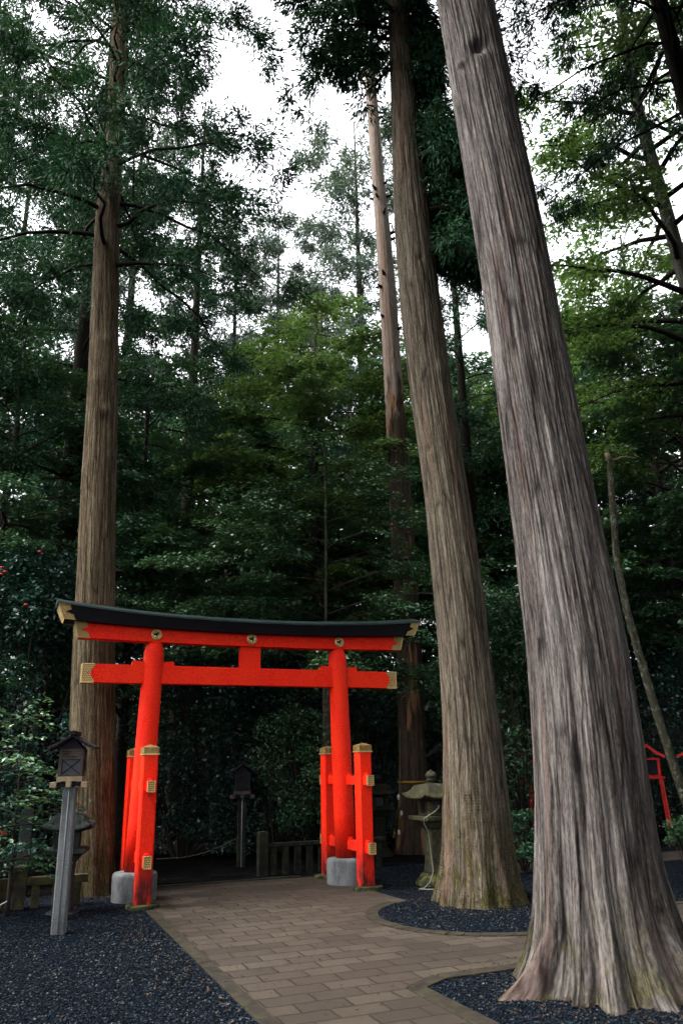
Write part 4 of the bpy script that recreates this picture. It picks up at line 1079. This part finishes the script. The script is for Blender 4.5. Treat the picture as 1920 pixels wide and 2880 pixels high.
# 4. the dead tree
ax = traced([(1955, 905, 985), (1900, 915, 984), (1700, 915, 975), (1500, 910, 968), (1300, 903, 955), (1000, 888, 932), (800, 879, 918)], 16.9)
ax[0] = (ax[0][0], ax[0][1], -.1, ax[0][3])
root = tree_root('dead_tree', ax, 'tall dead trunk with stripped orange patches between the gate and middle cedar')
top = traced([(800, 879, 918), (700, 872, 912), (550, 864, 898), (400, 853, 881), (250, 843, 868), (150, 835, 859)], 16.9)
full = ax + top[1:]
off = lambda A_: [(a[0] - full[0][0], a[1] - full[0][1], a[2], a[3]) for a in A_]
trunk_mesh('trunk', off(full), M['bark_snag'], root, 120, 520, [(200, .08, 30, .6), (300, .1, 30, .6), (60, .1, 30, .6)], .013, .05, 33, 5.0)
mb = MB(); r = np.random.default_rng(4); A = np.array(off(full))
for k in range(22):
    z = r.uniform(11.5, 20.3); a = r.uniform(0, 2 * np.pi); rad_ = np.interp(z, A[:, 2], A[:, 3]); c = np.array([np.interp(z, A[:, 2], A[:, 0]), np.interp(z, A[:, 2], A[:, 1]), z])
    d = np.array([math.cos(a), math.sin(a), .25]); L = r.uniform(.05, .16)
    MB().tube([c + d * rad_ * .85, c + d * (rad_ + L * .5), c + d * (rad_ + L)], [.05, .035, .02], 6).build('branch_stub', M['bark_twig'], root, True)
q = np.array(full[0][:2]); zs_ = 1.35; rad_ = np.interp(zs_, np.array(full)[:, 2], np.array(full)[:, 3]) + .012
ctr = [np.interp(zs_, np.array(full)[:, 2], np.array(full)[:, k]) for k in (0, 1)]
tag(MB().tube([(ctr[0] + rad_ * math.cos(a), ctr[1] + rad_ * math.sin(a), zs_) for a in np.linspace(0, 2 * math.pi, 33)], .022, 8, False).build('strap', M['yellow'], None, True), 'yellow strap tied round the dead trunk behind the stone lantern', 'strap')
rp = empty('hanging_rope', (ctr[0] - rad_ - .02, ctr[1] - .25, 0)); tag(rp, 'thin dark rope with white and yellow clips hanging beside the dead trunk', 'rope')
MB().tube([(.10, .1, 2.4), (.05, 0, 1.5), (0, 0, .95), (-.12, 0, .42)], .008, 5).tube([(.08, .05, 1.3), (.06, 0, .9), (0.02, 0, .42)], .008, 5).build('cord', M['wire'], rp, True)
for x, z in ((.0, 1.02), (.045, .72), (-.02, .36)): MB().lathe([(.012, 0), (.028, .03), (.028, .07), (.01, .1)], 8, (x, -.01, z)).build('clip', M['white_clip'], rp, True)
for x, z in ((.01, .66), (-.11, .34)): MB().lathe([(.012, 0), (.022, .03), (.02, .08), (.008, .1)], 8, (x, -.012, z)).build('clip', M['yellow'], rp, True)

# 5. leaning lichen covered trunk on the right
ax = traced([(2250, 1690, 1716), (2000, 1618, 1642), (1830, 1560, 1582), (1760, 1536, 1556), (1680, 1511, 1530), (1590, 1483, 1501), (1500, 1457, 1474), (1400, 1430, 1446), (1290, 1408, 1423), (1150, 1398, 1412), (1055, 1392, 1404)], 12.5)
ax = [a for a in ax if a[2] > .4]; k = (np.array(ax[0]) - np.array(ax[1])) / (ax[0][2] - ax[1][2]); b0 = np.array(ax[0]); ax = [tuple(b0 + k * (-.05 - b0[2]))] + ax
root = tree_root('leaning_trunk', ax, 'slim leaning trunk mottled with pale lichen, broken off at the top'); ra = rel(ax)
trunk_mesh('trunk', ra, M['bark_lichen'], root, 48, 260, (), .006, .03, 53, 4.0)
e = np.array(ra[-1][:3])
MB().tube([e + [0, 0, -.05], e + [.25, .05, .06], e + [.5, .05, .03]], [.022, .016, .008], 6).tube([e + [0, 0, -.02], e + [-.03, 0, .12]], [.05, .045], 8).build('broken_limb', M['pale_wood'], root, True)

# 6. pale leaning broadleaf tree, upper right
ax = traced([(1500, 1790, 1840), (1000, 1672, 1712), (640, 1555, 1586), (520, 1524, 1553), (390, 1487, 1515), (260, 1453, 1478), (140, 1430, 1452), (40, 1416, 1436)], 15.5)
k = (np.array(ax[0]) - np.array(ax[1])) / (ax[0][2] - ax[1][2]); b0 = np.array(ax[0]); bb_ = b0 + k * (-.1 - b0[2]); bb_[3] = .32; ax = [tuple(bb_)] + ax
ax = extend(ax, 22, .05)
root = tree_root('broadleaf_tree', ax, 'pale barked broadleaf tree leaning in over the upper right corner'); ra = rel(ax)
trunk_mesh('trunk', ra, M['bark_pale'], root, 60, 240, (), .008, .04, 63, 4.0)
mb, lv = broadleaf(601, 22.5, 3.6, 8.5, .13, 46, 1.0, .2, .3, 52, .55, .9, ra)
mb.build('boughs', M['bark_dark'], root, True); lv.mesh('crown', M['leaf_olive'], root)
# 7. dark trunk in the top right corner
ax = traced([(1200, 1850, 1900), (600, 1668, 1712), (200, 1548, 1586), (0, 1494, 1528)], 12.0)
k = (np.array(ax[0]) - np.array(ax[1])) / (ax[0][2] - ax[1][2]); b0 = np.array(ax[0]); bb_ = b0 + k * (-.1 - b0[2]); bb_[3] = .36; ax = [tuple(bb_)] + ax
ax = extend(ax, 25, .06)
root = tree_root('cedar_tree', ax, 'dark cedar trunk crossing the top right corner with hanging boughs'); ra = rel(ax)
trunk_mesh('trunk', ra, M['bark_dark'], root, 70, 240, (), .01, .04, 73, 5.0)
mb, lv = MB(), Leaves(7001); r = np.random.default_rng(7000); A = np.array(ra)
axf = lambda z: (np.interp(z, A[:, 2], A[:, 0]), np.interp(z, A[:, 2], A[:, 1])); trf = lambda z: np.interp(z, A[:, 2], A[:, 3])
add_cedar_boughs(r, lv, mb, axf, trf, 13.5, 24, 4.6, 50, .12, 130, .40, 4.4, .8, .22, .0)
mb.build('boughs', M['bark_dark'], root, True); lv.mesh('crown', M['leaf_cedar'], root)
# 8. mossy trunk of the small tree behind the right pillar
ax = traced([(1990, 738, 764), (1720, 738, 762), (1590, 741, 758), (1450, 744, 752), (1300, 746, 751)], 15.6)
ax[0] = (ax[0][0], ax[0][1], -.1, .15); ax = extend(ax, 8.2, .03)
root = tree_root('broadleaf_tree', ax, 'small layered tree with mossy trunk directly behind the right gate pillar'); ra = rel(ax)
trunk_mesh('trunk', ra, M['bark_lichen'], root, 48, 160, (), .006, .03, 83, 4.0)
mb, lv = broadleaf(801, 8.4, 3.0, 3.1, .095, 30, 1.35, .1, .3, 64, .55, .85, ra)
mb.build('boughs', M['bark_twig'], root, True); lv.mesh('crown', M['leaf_green'], root)

# ------------------------------------------------------------------ the rest of the grove
def place(name, kind, var, x, y, Y, label, rz=0.0, sc=1.0, z=0.0, cat='tree', group=None, leaf=None, barkm=None, szz=None):
    c = at(x, y, Y); zz = z
    if Y > 26: zz = (Y - 26) * .16 - .1
    return plant(name, kind, var, (c[0], Y, zz), rz, sc, label, cat, group, leaf, barkm, szz)
FT = 'tall trees filling the far grove'
place('broadleaf_tree', 'broad', 'big', 715, 900, 19.0, 'olive green broadleaf tree rising behind the middle of the gate', .3, 1.0, leaf='leaf_olive')
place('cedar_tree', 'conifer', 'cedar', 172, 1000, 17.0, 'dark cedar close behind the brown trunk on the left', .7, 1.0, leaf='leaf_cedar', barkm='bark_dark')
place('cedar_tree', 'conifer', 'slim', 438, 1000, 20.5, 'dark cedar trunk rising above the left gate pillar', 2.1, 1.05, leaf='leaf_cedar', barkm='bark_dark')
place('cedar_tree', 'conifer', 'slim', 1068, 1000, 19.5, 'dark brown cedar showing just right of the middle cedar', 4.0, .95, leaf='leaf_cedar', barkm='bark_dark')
place('cedar_tree', 'conifer', 'cedar', -70, 300, 15.5, 'cedar beyond the upper left edge reaching dark boughs into view', 2.9, 1.0, leaf='leaf_cedar', barkm='bark_dark')
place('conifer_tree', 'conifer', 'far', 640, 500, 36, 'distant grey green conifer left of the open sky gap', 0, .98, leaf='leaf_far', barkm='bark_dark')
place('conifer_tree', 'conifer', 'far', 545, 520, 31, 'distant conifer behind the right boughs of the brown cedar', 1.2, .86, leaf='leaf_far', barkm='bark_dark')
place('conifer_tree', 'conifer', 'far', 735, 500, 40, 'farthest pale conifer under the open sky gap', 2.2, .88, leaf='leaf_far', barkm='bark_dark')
place('conifer_tree', 'conifer', 'far', 815, 350, 33, 'distant tall conifer left of the dead trunk', 3.1, 1.12, leaf='leaf_far', barkm='bark_dark')
place('conifer_tree', 'conifer', 'far', 60, 500, 27, 'tall conifer at the far left behind the brown cedar', 4.2, 1.0, leaf='leaf_cedar', barkm='bark_dark')
place('conifer_tree', 'conifer', 'far', 330, 300, 30, 'tall conifer directly behind the brown cedar crown', 5.0, 1.1, leaf='leaf_far', barkm='bark_dark')
place('broadleaf_tree', 'broad', 'tall', 330, 1100, 17.5, 'green broadleaf tree between the brown cedar and the left gate pillar', 1.0, .95, leaf='leaf_green')
place('broadleaf_tree', 'broad', 'tall', 60, 1000, 15.5, 'broadleaf tree at the left edge above the wooden lantern', 2.5, .9, leaf='leaf_green')
place('broadleaf_tree', 'broad', 'tall', 520, 1100, 22.5, 'shaded broadleaf tree behind the left half of the gate', 3.9, 1.0, leaf='leaf_green')
place('broadleaf_tree', 'broad', 'tall', 880, 1000, 23.0, 'shaded broadleaf tree behind the dead trunk', 5.2, 1.0, leaf='leaf_green')
place('broadleaf_tree', 'broad', 'big', 1105, 850, 22.5, 'broadleaf tree in the gap between the two big cedars', 1.9, .95, leaf='leaf_green')
place('broadleaf_tree', 'broad', 'open', 1400, 520, 20.5, 'tall open crowned tree right of the massive cedar', 2.7, 1.05, leaf='leaf_olive')
place('broadleaf_tree', 'broad', 'big', 1520, 850, 18.5, 'bushy tree at the right edge above the red lanterns', 4.4, .95, leaf='leaf_green')
place('broadleaf_tree', 'broad', 'tall', 1380, 1100, 24, 'shaded tree behind the leaning lichen trunk', .4, 1.0, leaf='leaf_dark')
place('broadleaf_tree', 'broad', 'tall', 1560, 1250, 21.5, 'dark tree low at the right edge', 5.6, .8, leaf='leaf_dark')
place('evergreen_bush', 'shrub', 'tall', 425, 1700, 17.0, 'dark evergreen bush behind the left gate pillar', .2, 1.0, cat='bush', leaf='leaf_dark')
place('evergreen_bush', 'shrub', 'tall', 640, 1720, 17.8, 'glossy evergreen bush behind the middle of the gate opening', 1.4, 1.0, cat='bush', leaf='leaf_dark')
place('evergreen_bush', 'shrub', 'tall', 830, 1700, 19.5, 'dark bush between the right gate pillar and the dead trunk', 2.6, 1.0, cat='bush', leaf='leaf_dark')
place('evergreen_bush', 'shrub', 'camellia', 690, 1790, 15.9, 'leafy bush reaching towards the right gate pillar from behind', 3.3, .85, z=.45, cat='bush', leaf='leaf_green')
place('camellia_bush', 'shrub', 'tall', 1172, 1600, 16.0, 'tall camellia bush between the two big cedar trunks', 3.8, 1.05, cat='bush', leaf='leaf_green')
place('camellia_bush', 'shrub', 'tall', 55, 1500, 14.0, 'dark camellia bush behind the lantern at the left edge', 4.9, 1.15, cat='bush', leaf='leaf_dark')
cb = bpy.data.objects[[o.name for o in COL.objects if o.get('label', '').startswith('dark camellia bush')][0]]
for x, y, Yd in ((6, 1306, 12.7), (13, 1316, 12.65), (3, 1322, 12.7), (60, 1392, 12.6), (92, 1270, 12.8)):
    p = at(x, y, Yd); q = Vector(p) - cb.location; q.rotate(Matrix.Rotation(-cb.rotation_euler.z, 3, 'Z')); q = q / cb.scale.x
    m = MB()
    for k in range(6):
        a = k * math.pi / 3; m.lathe([(.004, 0), (.016, .009), (.018, .022), (.009, .03)], 7, (q.x + .015 * math.cos(a), q.y + .015 * math.sin(a), q.z))
    m.build('flower', M['petal'], cb, True)
place('evergreen_bush', 'shrub', 'tall', 1480, 1550, 20.0, 'black green bush in the shade above the red lanterns', 5.4, 1.1, cat='bush', leaf='leaf_dark')
place('evergreen_bush', 'shrub', 'small', 1195, 1875, 13.8, 'small bright leafed bush beside the massive cedar', .9, .9, cat='bush', leaf='leaf_green')
place('evergreen_bush', 'shrub', 'small', 1568, 1900, 13.0, 'small sprig of leaves in front of the red lantern leg', 1.9, .8, cat='bush', leaf='leaf_green')
place('young_tree', 'broad', 'young', -30, 1740, 9.9, 'young tree reaching leafy sprays in from the left edge', 0.3, .85, leaf='leaf_green')
place('young_tree', 'broad', 'young', 42, 1850, 10.6, 'young leafy tree standing just left of the wooden lantern', 2.0, .62, leaf='leaf_dark')

for i, (x, Y, var, sc, lab) in enumerate((
    (250, 26, 'big', 1.15, 'broadleaf tree deep in the grove above the left tip of the gate roof'),
    (480, 27, 'tall', 1.3, 'broadleaf tree deep in the grove above the left half of the gate roof'),
    (640, 28, 'tall', 1.25, 'broadleaf tree deep in the grove above the gate strut'),
    (800, 27, 'big', 1.15, 'broadleaf tree deep in the grove left of the dead trunk'),
    (985, 27, 'tall', 1.35, 'broadleaf tree deep in the grove between dead trunk and middle cedar'),
    (1150, 27.5, 'big', 1.2, 'broadleaf tree deep in the grove seen between the two big cedars'),
    (1330, 29, 'big', 1.4, 'broadleaf tree deep in the grove just right of the massive cedar'),
    (1500, 27, 'tall', 1.5, 'broadleaf tree deep in the grove near the right edge'),
    (-40, 25, 'big', 1.2, 'broadleaf tree deep in the grove at the left edge'),
    (110, 24, 'tall', 1.25, 'broadleaf tree deep in the grove above the wooden lantern'))):
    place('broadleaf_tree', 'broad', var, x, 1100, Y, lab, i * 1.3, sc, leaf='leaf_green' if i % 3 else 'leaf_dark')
# the deep wood beyond, one mass
def woodland(name, seed, n, f, leaf, label, mat):
    lv = Leaves(seed); r = lv.r
    c = f(r, n)
    keep = fbm(c[:, 0] * .22, c[:, 1] * .22, c[:, 2] * .28, seed, 3) > .40
    c = c[keep]
    lv.cloud(c, leaf, np.clip(r.normal(.42, .22, len(c)), 0, 1), .9)
    o = lv.mesh(name, mat); tag(o, label, 'woodland', kind='stuff'); return o
def front(r, n):
    x = r.uniform(-36, 42, n); y = r.uniform(25.5, 44, n); z = np.clip(y - 26, 0, None) * .16 + 12 * r.random(n) ** 1.4
    return np.stack([x, y, z], -1)
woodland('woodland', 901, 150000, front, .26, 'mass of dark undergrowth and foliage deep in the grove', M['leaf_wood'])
def behind(r, n):  # unseen leaf masses, added to block sky light around the clearing
    a = r.uniform(R_(-90), R_(270), n); deg = np.degrees(a)
    right = (deg < 78)
    d = np.where(right, r.uniform(7.5, 15, n), r.uniform(17, 26, n)); top = np.where(right, 27, np.where((deg > 150) & (deg < 235), 19, 25))
    z = top * r.random(n) ** .8; z = np.where(right & (d < 11), 7 + z * .75, z)
    ok = (deg < 78) | (deg > 150)
    right = deg < 78
    p = np.stack([d * np.cos(a), 2 + d * np.sin(a), z], -1)
    m = n * 2 // 5                                             # added overhead leaf layer that keeps out sky light
    p[:m] = np.stack([r.uniform(-3.0, 15, m), r.uniform(-15, 13, m), r.uniform(16, 24, m)], -1); ok[:m] = True
    c = (p - np.array([0, 0, EYE])) @ CR                    # drop added leaves that fall inside the camera view
    inview = (c[:, 2] < 0) & (np.abs(c[:, 0]) < -c[:, 2] * .50) & (np.abs(c[:, 1]) < -c[:, 2] * .74)
    return p[ok & ~inview]
woodland('woodland', 902, 230000, behind, .45, 'unseen ring of dark leaves added around the clearing to block sky light', M['leaf_wood'])
